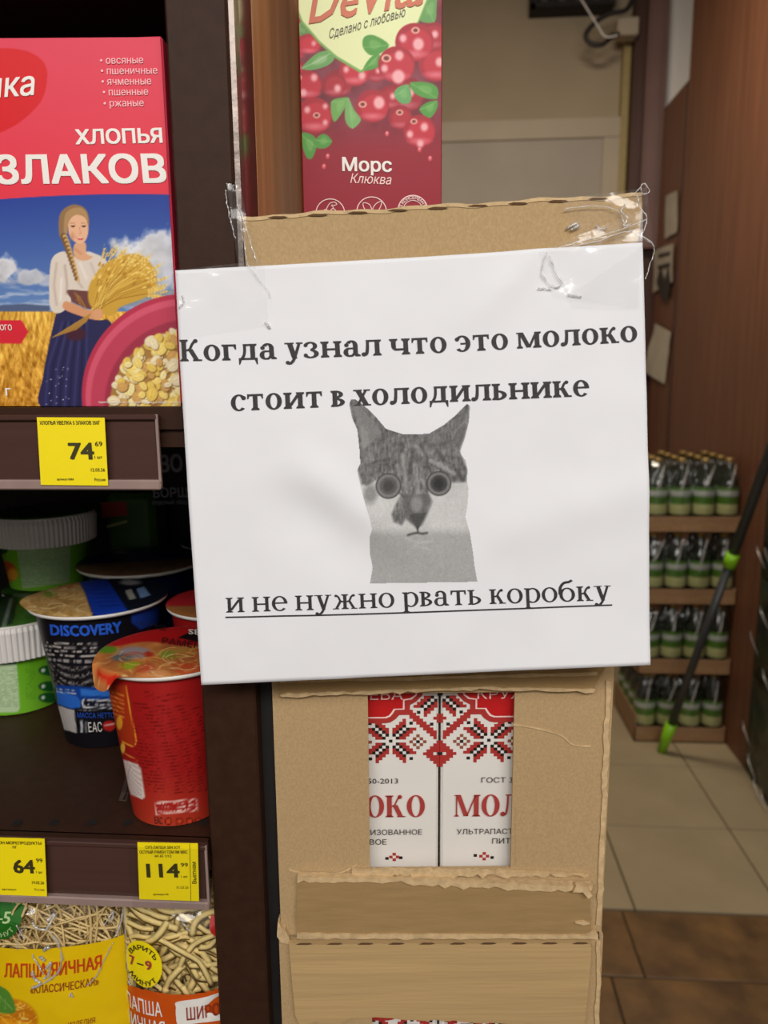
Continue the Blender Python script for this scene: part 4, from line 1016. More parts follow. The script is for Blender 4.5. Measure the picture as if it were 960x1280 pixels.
    P.line(CZ([(350, 640), (385, 670)]), 3, (80, 80, 80), soft=2.5, alpha=.7); P.line(CZ([(525, 560), (530, 640)]), 3, (74, 74, 74), soft=2.5, alpha=.6)
    P.c += ((pnoise(X, Y, 6, 21, 1) - .5) * 16)[:, None] + (RNG.random(len(x))[:, None] - .5) * 6
    P.c = P.c * .95 + 8
    # soft paper edge outside the cut-out
    P.cut = P.mask(cat_out) < .3
    return P
printed('cat_picture', pS, 434, 497, 598, 731, 0.75, cat_paint, sign, m=MT['print_matt'], off=.00022)
# sticky tape
def tape(pts, name='tape', n=16, rough=1.0, off=.0006, pl=None, seed=1, lift=None):
    pl = pl or pS; pts = np.array(pts, float); a, b = np.meshgrid(np.linspace(0, 1, n), np.linspace(0, 1, n)); a = a.ravel()[:, None]; b = b.ravel()[:, None]
    q = pts[0] * (1 - a) * (1 - b) + pts[1] * a * (1 - b) + pts[2] * a * b + pts[3] * (1 - a) * b
    o_ = off + rough * .0012 * pnoise(q[:, 0], q[:, 1], 22, seed, 2)
    if lift is not None: o_ = o_ + lift(q)
    v = pl.at(q, o_); f = [(j * n + i + n, j * n + i + n + 1, j * n + i + 1, j * n + i) for j in range(n - 1) for i in range(n - 1)]
    return mk(name, v, f, MT['tape'], sign, smooth=True)
def fold(pts, r=.0004, pl=None, off=.0014, wig=1.2, seed=0, n_=30):  # ridge along a tape fold, whitened to stand in for its highlight
    q = smoothline(pts, n_); rg = np.random.default_rng(seed); q = q + rg.normal(0, wig * .35, q.shape); pl = pl or pS
    rr = r * .75 * (.3 + .8 * rg.random(len(q))); return B().tube(pl.at(q, off + rg.random(len(q)) * .0006), rr, 5).build('fold_glint', MT['fold_glint'], sign, smooth=True)
tape([(672, 316), (803, 262), (800, 386), (690, 372)], seed=2)
tape([(706, 372), (800, 310), (796, 388), (716, 386)], seed=5, rough=.3)
tape([(700, 250), (806, 236), (815, 306), (728, 312)], seed=4, rough=2.4, pl=pT, off=.0012)
tape([(222, 338), (330, 326), (336, 408), (228, 424)], seed=3, rough=.35)
tape([(286, 232), (303, 236), (322, 338), (300, 336)], seed=9, rough=2.0, pl=pT, off=.004)
fold([(683, 318), (700, 310), (740, 299), (775, 288), (806, 276)], .0006, pT, .003, seed=1); fold([(700, 312), (745, 303), (782, 291), (812, 306)], .0005, pT, .003, seed=2)
fold([(784, 290), (813, 308), (808, 335), (803, 350)], .0005, pT, .004, seed=3, wig=.6)
fold([(702, 263), (730, 259), (765, 262), (775, 272), (780, 284)], .0005, pT, .002, seed=4)
fold([(779, 258), (774, 266), (782, 274), (777, 284), (786, 281)], .0007, pT, .003, seed=5); fold([(793, 246), (797, 262), (805, 276), (797, 300)], .0005, pT, .004, seed=6)
fold([(787, 247), (796, 238), (802, 232), (808, 242), (800, 245), (797, 237)], .0005, pT, .004, seed=7, wig=.8)
fold([(683, 318), (676, 338), (681, 350), (690, 358), (702, 356), (693, 340), (686, 322)], .0006, seed=8, off=.0012)
fold([(708, 286), (716, 281), (722, 283), (713, 288)], .0012, pT, .0014, seed=9); fold([(744, 283), (750, 287), (757, 286)], .0008, pT, .0014, seed=10); fold([(672, 361), (688, 362)], .0005, seed=12, off=.001); fold([(709, 369), (726, 371)], .0006, seed=13, off=.001)
fold([(297, 230), (300, 262), (306, 300), (312, 334)], .0005, pT, .004, seed=14); fold([(301, 258), (311, 292), (323, 330)], .0005, pT, .004, seed=15); fold([(284, 240), (288, 268), (296, 300)], .0005, pT, .004, seed=16)
fold([(310, 330), (320, 345), (334, 362), (338, 372)], .0003, seed=17, off=.001); fold([(332, 404), (338, 410)], .0012, seed=18, off=.0008, n_=6); fold([(224, 385), (230, 378), (228, 370)], .0005, seed=19, off=.0008)
# ================================================================== the shelving on the left
YF = .402                                            # front plane of the uprights
pY = planeY(YF)
def xY(px, py, Y=YF): return float(onY(px, py, Y)[0])
def zY(px, py, Y=YF): return float(onY(px, py, Y)[2])
px0, px1 = -.1350, -.1035
zU, zM = zY(150, 509), zY(150, 1046); zL = .925; XL = -1.05; YB = .80
unit = empty('shelving_unit', (px0, YF, 0), 'dark brown steel shelving unit with price rails on the left', 'shelving unit')
up_ = B().box((px0, YF, .0), (px1, YF + .035, 2.15), bev=.0012).build('upright', MT['brown_steel'], unit)
B().box((px1 - .001, YF + .012, .0), (px1 + .008, YF + .034, 1.45), bev=.001).build('upright_channel', MT['black'], unit)
MT['lacquer'] = mat('lacquered_wood', (206, 144, 94), rgb2=(228, 172, 122), rough=.3, spec=.5, var=.15, scale=8, stretch=(9, 9, .5), detail=6)
MT['strip'] = mat('glossy_edge_band', (150, 110, 104), rough=.1, spec=.8, metal=.6, var=.1)
B().box((px1 + .0002, YF + .002, 1.46), (px1 + .0030, YF + .012, 2.15)).build('edge_strip', MT['alu'], unit)
B().box((px1 + .0002, YF + .0125, 1.46), (px1 + .0025, YF + .042, 2.15)).build('edge_band', MT['strip'], unit)
B().box((px1 - .004, YF + .043, .02), (px1 + .0025, .60, 2.15)).build('side_panel', MT['lacquer'], unit)
B().box((px1 - .004, .601, .0), (px1 + .006, YB + .012, 2.15)).build('rear_upright', MT['black'], unit)
B().box((XL, YB, .0), (px1 + .004, YB + .012, 2.15)).build('back_panel', MT['black'], unit)
B().box((XL, YF + .01, .0), (XL + .03, YB, 2.15)).build('left_upright', MT['brown_steel'], unit)
B().box((XL, YF + .01, 2.12), (px1, YB, 2.15)).build('top_cover', MT['black'], unit)
B().box((XL + .03, YF - .004, 1.640), (px0 - .001, YB, 1.664)).build('shelf', MT['brown_steel'], unit)
def shelf(z, xr, name='shelf'):
    o = B().box((XL + .03, YF + .002, z - .022), (xr, YB - .002, z)).box((XL + .03, YF - .001, z - .012), (xr, YF + .003, z)).build(name, MT['brown_steel'], unit); return o
sU = shelf(zU, px0 - .0015); sM = shelf(zM, px0 - .0008); sL = shelf(zL, px0 - .001)
for x in (22, 68, 115, 160, 207, 255):
    c = onz(x, 1028, zM + .0003); a = np.linspace(0, 2 * math.pi, 13)[:-1]
    mk('slot', [c + (.0030 * math.cos(t), .0036 * math.sin(t), 0) for t in a], [tuple(range(12))], MT['black'], unit)
for x in np.arange(4, 262, 5.2):
    pass
b = B()
for k in range(60):
    x = xY(4, 1044) + k * .0024
    if x > xY(262, 1044): break
    b.box((x, YF - .0016, zM - .003), (x + .0011, YF - .0009, zM - .0018))
o = b.build('dotted_edge', MT['rail_pale'], unit); o['kind'] = 'stuff'
def rail(xr, z0, z1, Yr, lean=0.0):
    o = B().box((XL, Yr, z0), (xr, Yr + .0025, z1), bev=.0004).build('price_rail', MT['rail'], unit)
    B().box((XL, Yr - .0035, z0 - .002), (xr + .0004, Yr + .001, z0 + .0035), bev=.0008).build('lower_lip', MT['rail_pale'], o)  # lip kept pale to imitate the highlight along the rail's bottom
    B().box((XL, Yr - .0022, z1 - .003), (xr + .0002, Yr + .001, z1), bev=.0006).build('upper_lip', MT['rail'], o)
    B().box((xr - .0008, Yr - .002, z0), (xr + .0006, Yr - .0005, z1)).build('end_edge', MT['rail_pale'], o)  # pale end imitates the highlight there
    return o
YR = .397
rail(xY(199.5, 560, YR), zY(150, 607, YR), zY(150, 518, YR), YR)
r2 = rail(xY(260, 1090, YR), zY(150, 1126, YR), zY(150, 1052, YR), YR)
# ------------------------------------------------------------------ price tags
pR = planeY(YR - .0040)
def price_tag(pts, label):
    o = B().prism(pR, pts, .0, .0004).build('price_tag', MT['yellow'], None, pR.at([np.mean([pts[2], pts[3]], 0)])[0])
    tag(o, label, 'price tag', 'yellow shelf price tags'); return o
OF = .0007
t1_ = price_tag([(46.5, 521.5), (131, 522), (135.5, 607), (51.5, 606)], 'yellow price tag reading 74.69 on the upper shelf rail')
T_ = lambda s, a, b, h, o, bold=.01, **k: put_text('lettering', pR, s, a, b, h, MT['tagink'], o, bold=bold, off=OF, **k)
T_('ХЛОПЬЯ УВЕЛКА 5 ЗЛАКОВ 350Г', (50.5, 530.6), (126, 530.4), 4.6, t1_, .016); T_('74', (87, 573.5), (119, 573.5), 21, t1_, .03)
T_('69', (119.5, 557.5), (128.8, 557.5), 6.2, t1_, .01); T_('1 шт', (119, 573), (128.5, 573), 3.6, t1_); T_('12.03.26', (114.5, 589), (132, 589), 4.2, t1_); T_('Россия', (119, 601), (132.5, 601), 3.6, t1_); T_('артикул 0084', (72, 600), (93, 600), 2.6, t1_)
t2_ = price_tag([(-26, 1046), (56, 1048), (59, 1120), (-24, 1117)], 'yellow price tag reading 64.99, cut off by the photo\'s left edge')
T_('БИГБОН МОРЕПРОДУКТЫ', (-14, 1054), (52.5, 1055), 3.6, t2_, .014); T_('75Г', (16, 1059.5), (22, 1059.6), 3, t2_); T_('64', (18, 1090), (45, 1090.5), 17, t2_, .03)
T_('99', (46, 1077), (54, 1077.2), 5.2, t2_); T_('1 шт', (46, 1090.5), (54, 1091), 3, t2_); T_('19.02.26', (41, 1104), (56, 1104.4), 3.8, t2_, .004); T_('Россия', (44, 1112.5), (56, 1112.8), 3, t2_, .0); T_('артикул', (3, 1111.5), (21, 1112), 2.2, t2_)
t3_ = price_tag([(172, 1052.5), (247.5, 1054), (249, 1126), (174.5, 1123.5)], 'yellow price tag reading 114.99 on the lower shelf rail near the post')
T_('СУП-ЛАПША SEN SOY', (182, 1060), (226, 1060), 3.6, t3_, .01); T_('ОСТРЫЙ РАМЕН ТОМ ЯМ МЯС', (175, 1066), (235, 1066), 3.8, t3_, .01); T_('60 65 1/12', (194, 1070.5), (215, 1070.5), 3, t3_)
T_('114', (184, 1095.5), (225.5, 1095.5), 17.5, t3_, .03); T_('99', (226.5, 1082.5), (235.5, 1082.5), 5, t3_); T_('1 шт', (227, 1096), (235, 1096), 2.6, t3_); T_('31.03.26', (221, 1110), (236, 1110), 3.4, t3_, .0); T_('артикул 03', (192, 1118), (211, 1118), 2.2, t3_)
put_text('lettering', pR, 'Вьетнам', (246, 1103.5), (245, 1076.5), 5.2, MT['tagink'], t3_, bold=.012, off=OF)
pline(pR, [(237.5, 1054), (239, 1125)], .5, MT['tagink'], t3_, name='divider', off=OF)
MT['clearp'] = film('clear_tag_holder', amount=.0, rough=.1, bump=.2, scale=30)
B().box((xY(168, 1090, YR), YR - .0062, zY(150, 1127, YR)), (xY(258, 1090, YR), YR - .0058, zY(150, 1050, YR))).build('tag_holder', MT['clearp'], r2)

# ------------------------------------------------------------------ cereal box
YC = .412; pC = planeY(YC)
cxr = xY(215, 276, YC); cxl = cxr - .175; czb = zU + .0008; czt = zY(203, 44, YC)
MT['cered'] = mat('cereal_red_board', (220, 62, 84), rough=.3, spec=.45, var=.03)
cbx = B().box((cxl, YC, czb), (cxr, YC + .055, czt), bev=.0012).build('cereal_box', MT['cered'], None, ((cxl + cxr) / 2, YC, czb))
tag(cbx, 'red and blue box of cereal flakes with woman and wheat on the front', 'cereal box')
E1 = lambda q: [(a / 3.0, b / 3.0) for a, b in q]
E2 = lambda q: [(a / 3.692, 240 + b / 3.692) for a, b in q]
def cereal_paint(x, y):
    P = Paint(x, y, (222, 62, 86)); rg = np.random.default_rng(5)
    P.c += ((y - 45) / 200)[:, None] * np.array([6, -8, -14])
    hz = 240 + 549 / 3.692
    # sky and clouds
    top = 240 + (80 - 70 * np.sin(np.clip((x + 140) / 380, 0, 1) * math.pi / 1.6)) / 3.692
    g = np.clip((y - 243) / 130, 0, 1)[:, None]; sky = np.array([34, 62, 150]) * (1 - g) + np.array([96, 130, 186]) * g
    a = np.clip(y - top + .5, 0, 1)[:, None]; P.c = P.c * (1 - a) + sky * a
    n_ = pnoise(x + 300, y, 15, 31, 4)
    for cx, cy, a_, b_, w_ in ((8, 338, 16, 18, 1), (38, 346, 16, 9, .9), (60, 352, 14, 7, .7), (172, 318, 32, 20, 1), (200, 308, 24, 20, .95), (-30, 340, 30, 20, 1), (150, 350, 20, 14, .6), (195, 345, 40, 22, .9)):
        d = np.sqrt(((x - cx) / a_) ** 2 + ((y - cy) / b_) ** 2); m_ = np.clip((1.25 - d - (n_ - .5) * 1.5) * 2.2, 0, 1) * w_ * (y > top)
        P.blend(m_, np.stack([206 + 34 * (n_ - .5) * 2 - (y - cy) * .9] * 3, 1) + [0, 0, 6])
    m_ = np.clip((pnoise(x * .35, y * 1.6, 7, 44, 3) - .45) * 4, 0, 1) * np.clip((y - 352) / 16, 0, 1) * (y < hz); P.blend(m_ * .7, (196, 206, 222))
    P.poly([(-80, hz - 6), (0, hz - 7), (30, hz - 9), (62, hz - 6), (62, hz + 3), (-80, hz + 3)], (82, 96, 130), soft=2)
    P.poly([(140, 372), (230, 360), (230, 380), (140, 384)], (150, 150, 150), alpha=.6, soft=3)
    # field of wheat
    f_ = np.clip((y - hz) / 1.5, 0, 1); dep = np.clip((y - hz) / 118, 0, 1)
    v = pnoise(x * (1.4 - .7 * dep) * 3, (y - (x * .12)) * (1.2 - .6 * dep), 9, 61, 3); v2 = pnoise(x * 2.4 + y * .3, y * .5, 6, 71, 2)
    col = np.array([222, 168, 66]) + (v - .5)[:, None] * np.array([120, 120, 90]) + (v2 - .5)[:, None] * np.array([90, 84, 50]) - dep[:, None] * np.array([22, 30, 20]); P.blend(f_, col)
    # skirt, apron shade, body
    sk = E2([(268, 545), (300, 540), (440, 590), (500, 590), (520, 640), (440, 720), (400, 800), (385, 880), (383, 990), (188, 990), (200, 850), (228, 700), (250, 600)])
    P.poly(sk, (44, 42, 84), smooth=60)
    for k in range(9):
        x0 = 210 + k * 22; P.line(E2([(290 + k * 14, 600), (x0 + 14, 800), (x0, 990)]), 2.2, (30, 28, 62) if k % 2 else (66, 66, 116), soft=2.5, alpha=.7)
    P.ell(*E2([(350, 655)])[0], 13, 9, (70, 34, 50), soft=2.5, alpha=.8)
    for _ in range(24): P.ell(*E2([(rg.uniform(210, 330), rg.uniform(810, 980))])[0], .5, .5, (220, 224, 240), soft=1)
    P.poly(E2([(305, 450), (400, 455), (430, 470), (425, 540), (320, 500), (308, 470)]), (110, 66, 62), smooth=30)
    bl = E2([(240, 310), (262, 285), (300, 275), (350, 300), (400, 275), (440, 285), (480, 305), (495, 340), (440, 400), (425, 455), (310, 452), (330, 500), (300, 545), (262, 560), (232, 530), (228, 430), (232, 350)])
    P.poly(bl, (222, 208, 196), smooth=70)
    for pts, c_ in (([(262, 330), (250, 430), (262, 520)], (186, 166, 152)), ([(300, 340), (310, 420), (308, 470)], (176, 154, 142)), ([(350, 400), (380, 440)], (186, 166, 152)), ([(420, 330), (440, 380)], (196, 178, 164)), ([(285, 400), (280, 500)], (244, 236, 228)), ([(370, 330), (400, 400)], (240, 232, 222))): P.line(E2(pts), 2.6, c_, soft=2.8, alpha=.7)
    P.poly(E2([(345, 240), (395, 235), (400, 285), (430, 300), (390, 318), (345, 300)]), (222, 168, 130), smooth=20)
    P.line(E2([(345, 262), (375, 285)]), 2, (180, 116, 80), soft=2.5, alpha=.5)
    # forearm and hand
    P.poly(E2([(300, 505), (340, 515), (410, 545), (470, 545), (472, 580), (440, 590), (380, 575), (295, 540)]), (216, 152, 110), smooth=30)
    for k in range(3): P.line(E2([(440, 552 + k * 11), (470, 550 + k * 11)]), .7, (160, 96, 66), alpha=.7)
    # head
    P.poly(E2([(275, 110), (300, 75), (340, 58), (385, 70), (408, 105), (410, 160), (385, 140), (330, 120), (310, 180), (300, 220), (282, 215), (272, 180)]), (146, 112, 74), smooth=40)
    P.poly(E2([(318, 130), (345, 105), (385, 112), (404, 140), (408, 185), (395, 225), (370, 240), (340, 225), (318, 190)]), (232, 180, 144), smooth=40)
    P.ell(*E2([(335, 205)])[0], 3, 5, (206, 140, 104), soft=2.9, alpha=.6)
    P.poly(E2([(300, 110), (325, 80), (370, 72), (400, 95), (408, 140), (385, 108), (345, 108), (318, 140), (312, 190), (296, 190)]), (176, 138, 92), smooth=36)
    for cx in (338, 388): P.line(E2([(cx - 12, 158), (cx + 10, 155)]), .9, (90, 56, 40)); P.ell(*E2([(cx, 160)])[0], 1.8, 1.0, (60, 36, 30))
    for cx in (338, 388): P.line(E2([(cx - 14, 145), (cx + 10, 142)]), .6, (130, 90, 60), alpha=.7)
    P.line(E2([(368, 165), (374, 190), (366, 194)]), .8, (196, 126, 94), alpha=.8)
    P.poly(E2([(350, 206), (370, 214), (392, 206), (380, 222), (362, 220)]), (196, 60, 56)); P.line(E2([(354, 209), (372, 214), (390, 208)]), .8, (250, 236, 230))
    # braid
    for k in range(12):
        t = k / 11; bx = 298 + 60 * t ** .9; by = 205 + 195 * t; r_ = 5.0 - 2.2 * t
        P.ell(*E2([(bx - 5, by)])[0], r_ * .75, r_ * .9, (120, 86, 48), rot=30, soft=1.5); P.ell(*E2([(bx + 5, by + 6)])[0], r_ * .6, r_ * .85, (214, 172, 108), rot=-30, soft=1.5)
    # sheaf: stalks and ears
    P.poly(E2([(415, 520), (410, 440), (450, 370), (520, 310), (620, 285), (690, 320), (720, 390), (715, 460), (640, 500), (560, 530), (520, 570), (470, 560)]), (206, 160, 60), smooth=50, soft=2.5)
    for k in range(70):
        t = rg.random(); ex, ey = 470 + 245 * t + rg.normal(0, 14), 350 - 66 * math.sin(t * 3.0) + 90 * max(0, t - .55) + rg.uniform(0, 110); sx, sy = 440 + rg.uniform(-20, 30), 545
        c_ = [(244, 208, 110), (190, 140, 44), (226, 182, 80), (150, 106, 34)][k % 4]; P.line(E2([(sx, sy), ((sx + ex) / 2 - 8, (sy + ey) / 2 - 14), (ex, ey)]), .7, c_, alpha=.75)
    for k in range(90):
        t = rg.random(); ex, ey = 450 + 265 * t + rg.normal(0, 8), 340 - 50 * math.sin(t * 3.0) + 70 * max(0, t - .5) + rg.uniform(-5, 120)
        P.ell(*E2([(ex, ey)])[0], 2.6, 1.0, [(248, 214, 120), (214, 166, 64), (176, 128, 40)][k % 3], rot=-60 + 50 * t, soft=1)
    for k in range(60):
        a_ = math.radians(rg.uniform(-8, 100)); r0 = rg.uniform(150, 205) * (1.25 if a_ < .8 else 1.05); cx_, cy_ = 500 + r0 * math.cos(a_) * .98, 470 - r0 * math.sin(a_) * .92
        for q in range(5): P.ell(*E2([(cx_ + q * 7 * math.cos(a_ - .5), cy_ - q * 7 * math.sin(a_ + .2))])[0], 1.5, .8, [(246, 214, 122), (206, 158, 62)][q % 2], rot=-50, soft=1)
        P.line(E2([(cx_, cy_), (cx_ + 52 * math.cos(a_ - .3), cy_ - 52 * math.sin(a_ + .1))]), .35, (230, 200, 120), alpha=.6)
    for k in range(26): P.line(E2([(420 - k * .8, 560 + k * 1.5), (240 + k * 4.6, 672 - k * 1.5)]), .6, [(206, 160, 70), (156, 108, 44)][k % 2], alpha=.8)
    for k in range(6): P.line(E2([(400, 540), (370 - k * 6, 480 - k * 4), (350 + k * 8, 500 + k * 9)]), .5, (170, 120, 56), alpha=.8)
    P.poly(E2([(436, 545), (466, 540), (474, 560), (468, 584), (440, 588), (428, 570)]), (222, 160, 118), smooth=20)
    # bowl
    bc = (860 / 3.692, 240 + 935 / 3.692); 
    P.ell(bc[0], bc[1], 130.5, 126, (186, 52, 78), soft=1.2); P.ell(bc[0] + 1.2, bc[1] + 2, 127, 122, (214, 88, 112), soft=2); P.ell(bc[0] + 3, bc[1] + 5, 122, 117, (192, 66, 90), soft=2.5); 
    P.ell(bc[0] + 6, bc[1] + 12, 108, 106, (160, 52, 74), soft=2.9); P.ell(bc[0] + 8, bc[1] + 16, 104, 98, (168, 124, 66), soft=2)
    for k in range(760):
        r_ = 104 * math.sqrt(rg.random()); a_ = rg.uniform(0, 2 * math.pi); ex, ey = bc[0] + 10 + r_ * math.cos(a_), bc[1] + 17 + r_ * math.sin(a_) * .94
        if ex < 100 or ex > 236 or ey > 520 or ey < 370: continue
        s_ = rg.uniform(4.5, 9.5); q = rg.uniform(.55, .95); rt = rg.uniform(0, 180); c_ = np.array([(236, 208, 118), (224, 190, 92), (240, 222, 158), (204, 158, 92), (230, 214, 176)][rg.integers(5)], float)
        P.ell(ex + .8, ey + 1.0, s_, s_ * q, (112, 74, 34), rot=rt, soft=1.4); P.ell(ex, ey, s_, s_ * q, c_, rot=rt, soft=1.2)
        P.ell(ex - .8, ey - .8, s_ * .62, s_ * q * .55, np.minimum(c_ * 1.08, 255), rot=rt, soft=2.2, alpha=.7); P.line([(ex - s_ * .5 * math.cos(math.radians(rt)), ey - s_ * .5 * math.sin(math.radians(rt))), (ex + s_ * .5 * math.cos(math.radians(rt)), ey + s_ * .5 * math.sin(math.radians(rt)))], .6, c_ * .72, alpha=.6)
    P.poly(E2([(-120, 590), (100, 592), (132, 645), (98, 700), (-120, 698)]), (214, 40, 56))
    P.poly(E1([(-190, 200), (-100, 186), (0, 182), (60, 184), (120, 200), (165, 235), (178, 290), (160, 370), (110, 430), (40, 480), (-40, 505), (-150, 480), (-210, 380), (-220, 280)]), (214, 14, 26), smooth=60)
    return P
def cer_keep(x, y):
    a = pC.at(np.stack([x, y], 1)); t = (x - (-112)) / (228 + 112)
    pts = np.stack([cxl + .0008 + t * (cxr - cxl - .0016), np.full(len(x), YC), a[:, 2]], 1); return proj(pts)
printed('front_print', pC, -112, 45.5, 228, 507.5, 1.15, cereal_paint, cbx, keep=cer_keep, off=.0002)
C_ = lambda s, a, b, h, bold=.01, m=None, **k: put_text('lettering', pC, s, a, b, h, m or MT['white'], cbx, bold=bold, off=.0006, **k)
C_('ХЛОПЬЯ', (95.5, 180.5), (204, 178.5), 18, .03); C_('5 ЗЛАКОВ', (-45, 230), (209.5, 228), 35, .03)
MT['pinkish'] = mat('pale_pink_ink', (250, 190, 196), rough=.5)
for s_, y_, x0_, x1_ in (('• овсяные', 80.5, 126, 180), ('• пшеничные', 93.5, 127, 197.5), ('• ячменные', 106.8, 128, 190), ('• пшенные', 120, 129.5, 186), ('• ржаные', 134, 130.5, 180.5)): C_(s_, (x0_, y_), (x1_, y_ - .8), 9.3, .006, MT['pinkish'])
C_('Увелка', (-84, 128), (43, 119), 31, .012, shear=.18); C_('САМОГО', (-16, 413), (16, 413), 7.2, .012); C_('350 г', (-26, 494.5), (15, 494.5), 12.5, .014)
C_('приготовлено из цельного зерна, состав смотри', (124, 504), (226, 504), 3, .0)

# ------------------------------------------------------------------ noodle cups
class Cone:
    """side wall of a cup: gives points on it from photo coordinates"""
    def __init__(s, c, rb, rt, H_): s.c = np.asarray(c, float); s.rb, s.rt, s.H = rb, rt, H_
    def at(s, xy, off=0.0):
        xy = np.asarray(xy, float).reshape(-1, 2); d = ray(xy[:, 0], xy[:, 1]); k = (s.rt - s.rb) / s.H
        o = CAM - s.c; r0 = s.rb + off + k * o[2]; kz = k * d[:, 2]
        A = d[:, 0] ** 2 + d[:, 1] ** 2 - kz ** 2; Bq = 2 * (o[0] * d[:, 0] + o[1] * d[:, 1] - r0 * kz); Cq = o[0] ** 2 + o[1] ** 2 - r0 ** 2
        D = np.maximum(Bq * Bq - 4 * A * Cq, 0); t = (-Bq - np.sqrt(D)) / (2 * A); return CAM + d * t[:, None]
def cup(label, c, rb, rt, H_, body, lidp, rim_w=.0035, lid_r=None, group='instant noodle cups on the shelf', lid_m='print', ribs=0, seg=220, rows=90, tab=None):
    lid_r = lid_r or rt + rim_w
    root = empty('noodle_cup', c, label, 'noodle cup', group)
    a = np.linspace(0, 2 * math.pi, seg, endpoint=False); h = np.linspace(0, 1, rows); v = []
    aa, hh = np.meshgrid(a, h); r = rb + (rt - rb) * hh; v = np.stack([c[0] + r * np.cos(aa), c[1] + r * np.sin(aa), c[2] + .0006 + hh * H_], -1).reshape(-1, 3)
    px, py = proj(v); P = body(px, py, hh.ravel()); i = np.arange(seg * rows).reshape(rows, seg); i2 = np.roll(i, -1, 1)
    f = np.stack([i[:-1], i2[:-1], i2[1:], i[1:]], -1).reshape(-1, 4)
    fastmesh('cup_body', v, f, MT['print'], root, lin(np.clip(P.c, 0, 255)))
    B().lathe([(.001, .0004), (rb * .92, .0004), (rb, .003), (rb, .001)], c, 40).build('base', MT['milk_white'], root, smooth=True)
    zr = c[2] + H_
    B().lathe([(rt - .001, H_ - .0032), (lid_r - .0012, H_ - .0034), (lid_r, H_ - .002), (lid_r, H_ - .0006), (lid_r - .0012, H_ + .0002), (rt - .002, H_ + .0002)], c, 90).build('rim', MT['milk_white'], root, smooth=True)
    m_ = 44; g = np.linspace(0, 1, m_); rr, aa = np.meshgrid(g, np.linspace(0, 2 * math.pi, 180, endpoint=False)); lr = (lid_r + .0004) * rr
    if tab is not None: lr = lr * (1 + tab[1] * np.exp(-((np.degrees(aa) - tab[0]) / 22.) ** 2) * rr ** 3)
    x, y = c[0] + lr * np.cos(aa), c[1] + lr * np.sin(aa); z = zr + .0012 + .0006 * pnoise(x * 1000 + 500, y * 1000, 14, 6, 2) * (1 - rr ** 4) - .0012 * rr ** 12
    if tab is not None: z = z - tab[2] * np.exp(-((np.degrees(aa) - tab[0]) / 14.) ** 4) * np.clip((rr - .93) / .07, 0, 1)
    v = np.stack([x, y, z], -1).reshape(-1, 3); px, py = proj(v); P = lidp(px, py); i = np.arange(v.shape[0]).reshape(180, m_); i2 = np.roll(i, -1, 0)
    f = np.stack([i[:, :-1], i[:, 1:], i2[:, 1:], i2[:, :-1]], -1).reshape(-1, 4); fastmesh('lid', v, f, MT['print'], root, lin(np.clip(P.c, 0, 255)))
    return root
def Q(q): return [(a / 3.4286, 740 + b / 3.4286) for a, b in q]          # zoomed study of the photo, back to photo coordinates
def rowsof(P, x0, x1, ys, col, th=1.2, alpha=.6, slope=0.0, curve=0.0, seed=0, gap=2.2):
    for k, y0 in enumerate(ys):
        m_ = pnoise(P.x * 1.0 + k * 37.1 + seed * 11, P.x * 0 + k * 5.3, gap, seed, 1); t = (P.x - x0) / (x1 - x0)
        yy = y0 + slope * (P.x - x0) + curve * 4 * t * (1 - t); a = np.clip(.5 + th / 2 - abs(P.y - yy), 0, 1) * (P.x > x0) * (P.x < x1) * np.clip((m_ - .3) * 4, 0, 1); P.blend(a * alpha, col)
def noodly(P, mask_a, seed, cols, n_=60, box=(0, 0, 1, 1), r_=(6, 22), w_=1.2):
    rg = np.random.default_rng(seed)
    for k in range(n_):
        cx, cy = rg.uniform(box[0], box[2]), rg.uniform(box[1], box[3]); a0 = rg.uniform(0, 6.28); R_ = rg.uniform(*r_)
        a = a0 + np.linspace(0, rg.uniform(1, 2.6), 6); old = P.c.copy(); P.line(list(zip(cx + R_ * np.cos(a), cy + R_ * .5 * np.sin(a))), w_, cols[rg.integers(len(cols))], alpha=.8)
        P.c = old * (1 - mask_a[:, None]) + P.c * mask_a[:, None]
rz_ = zM + .0006
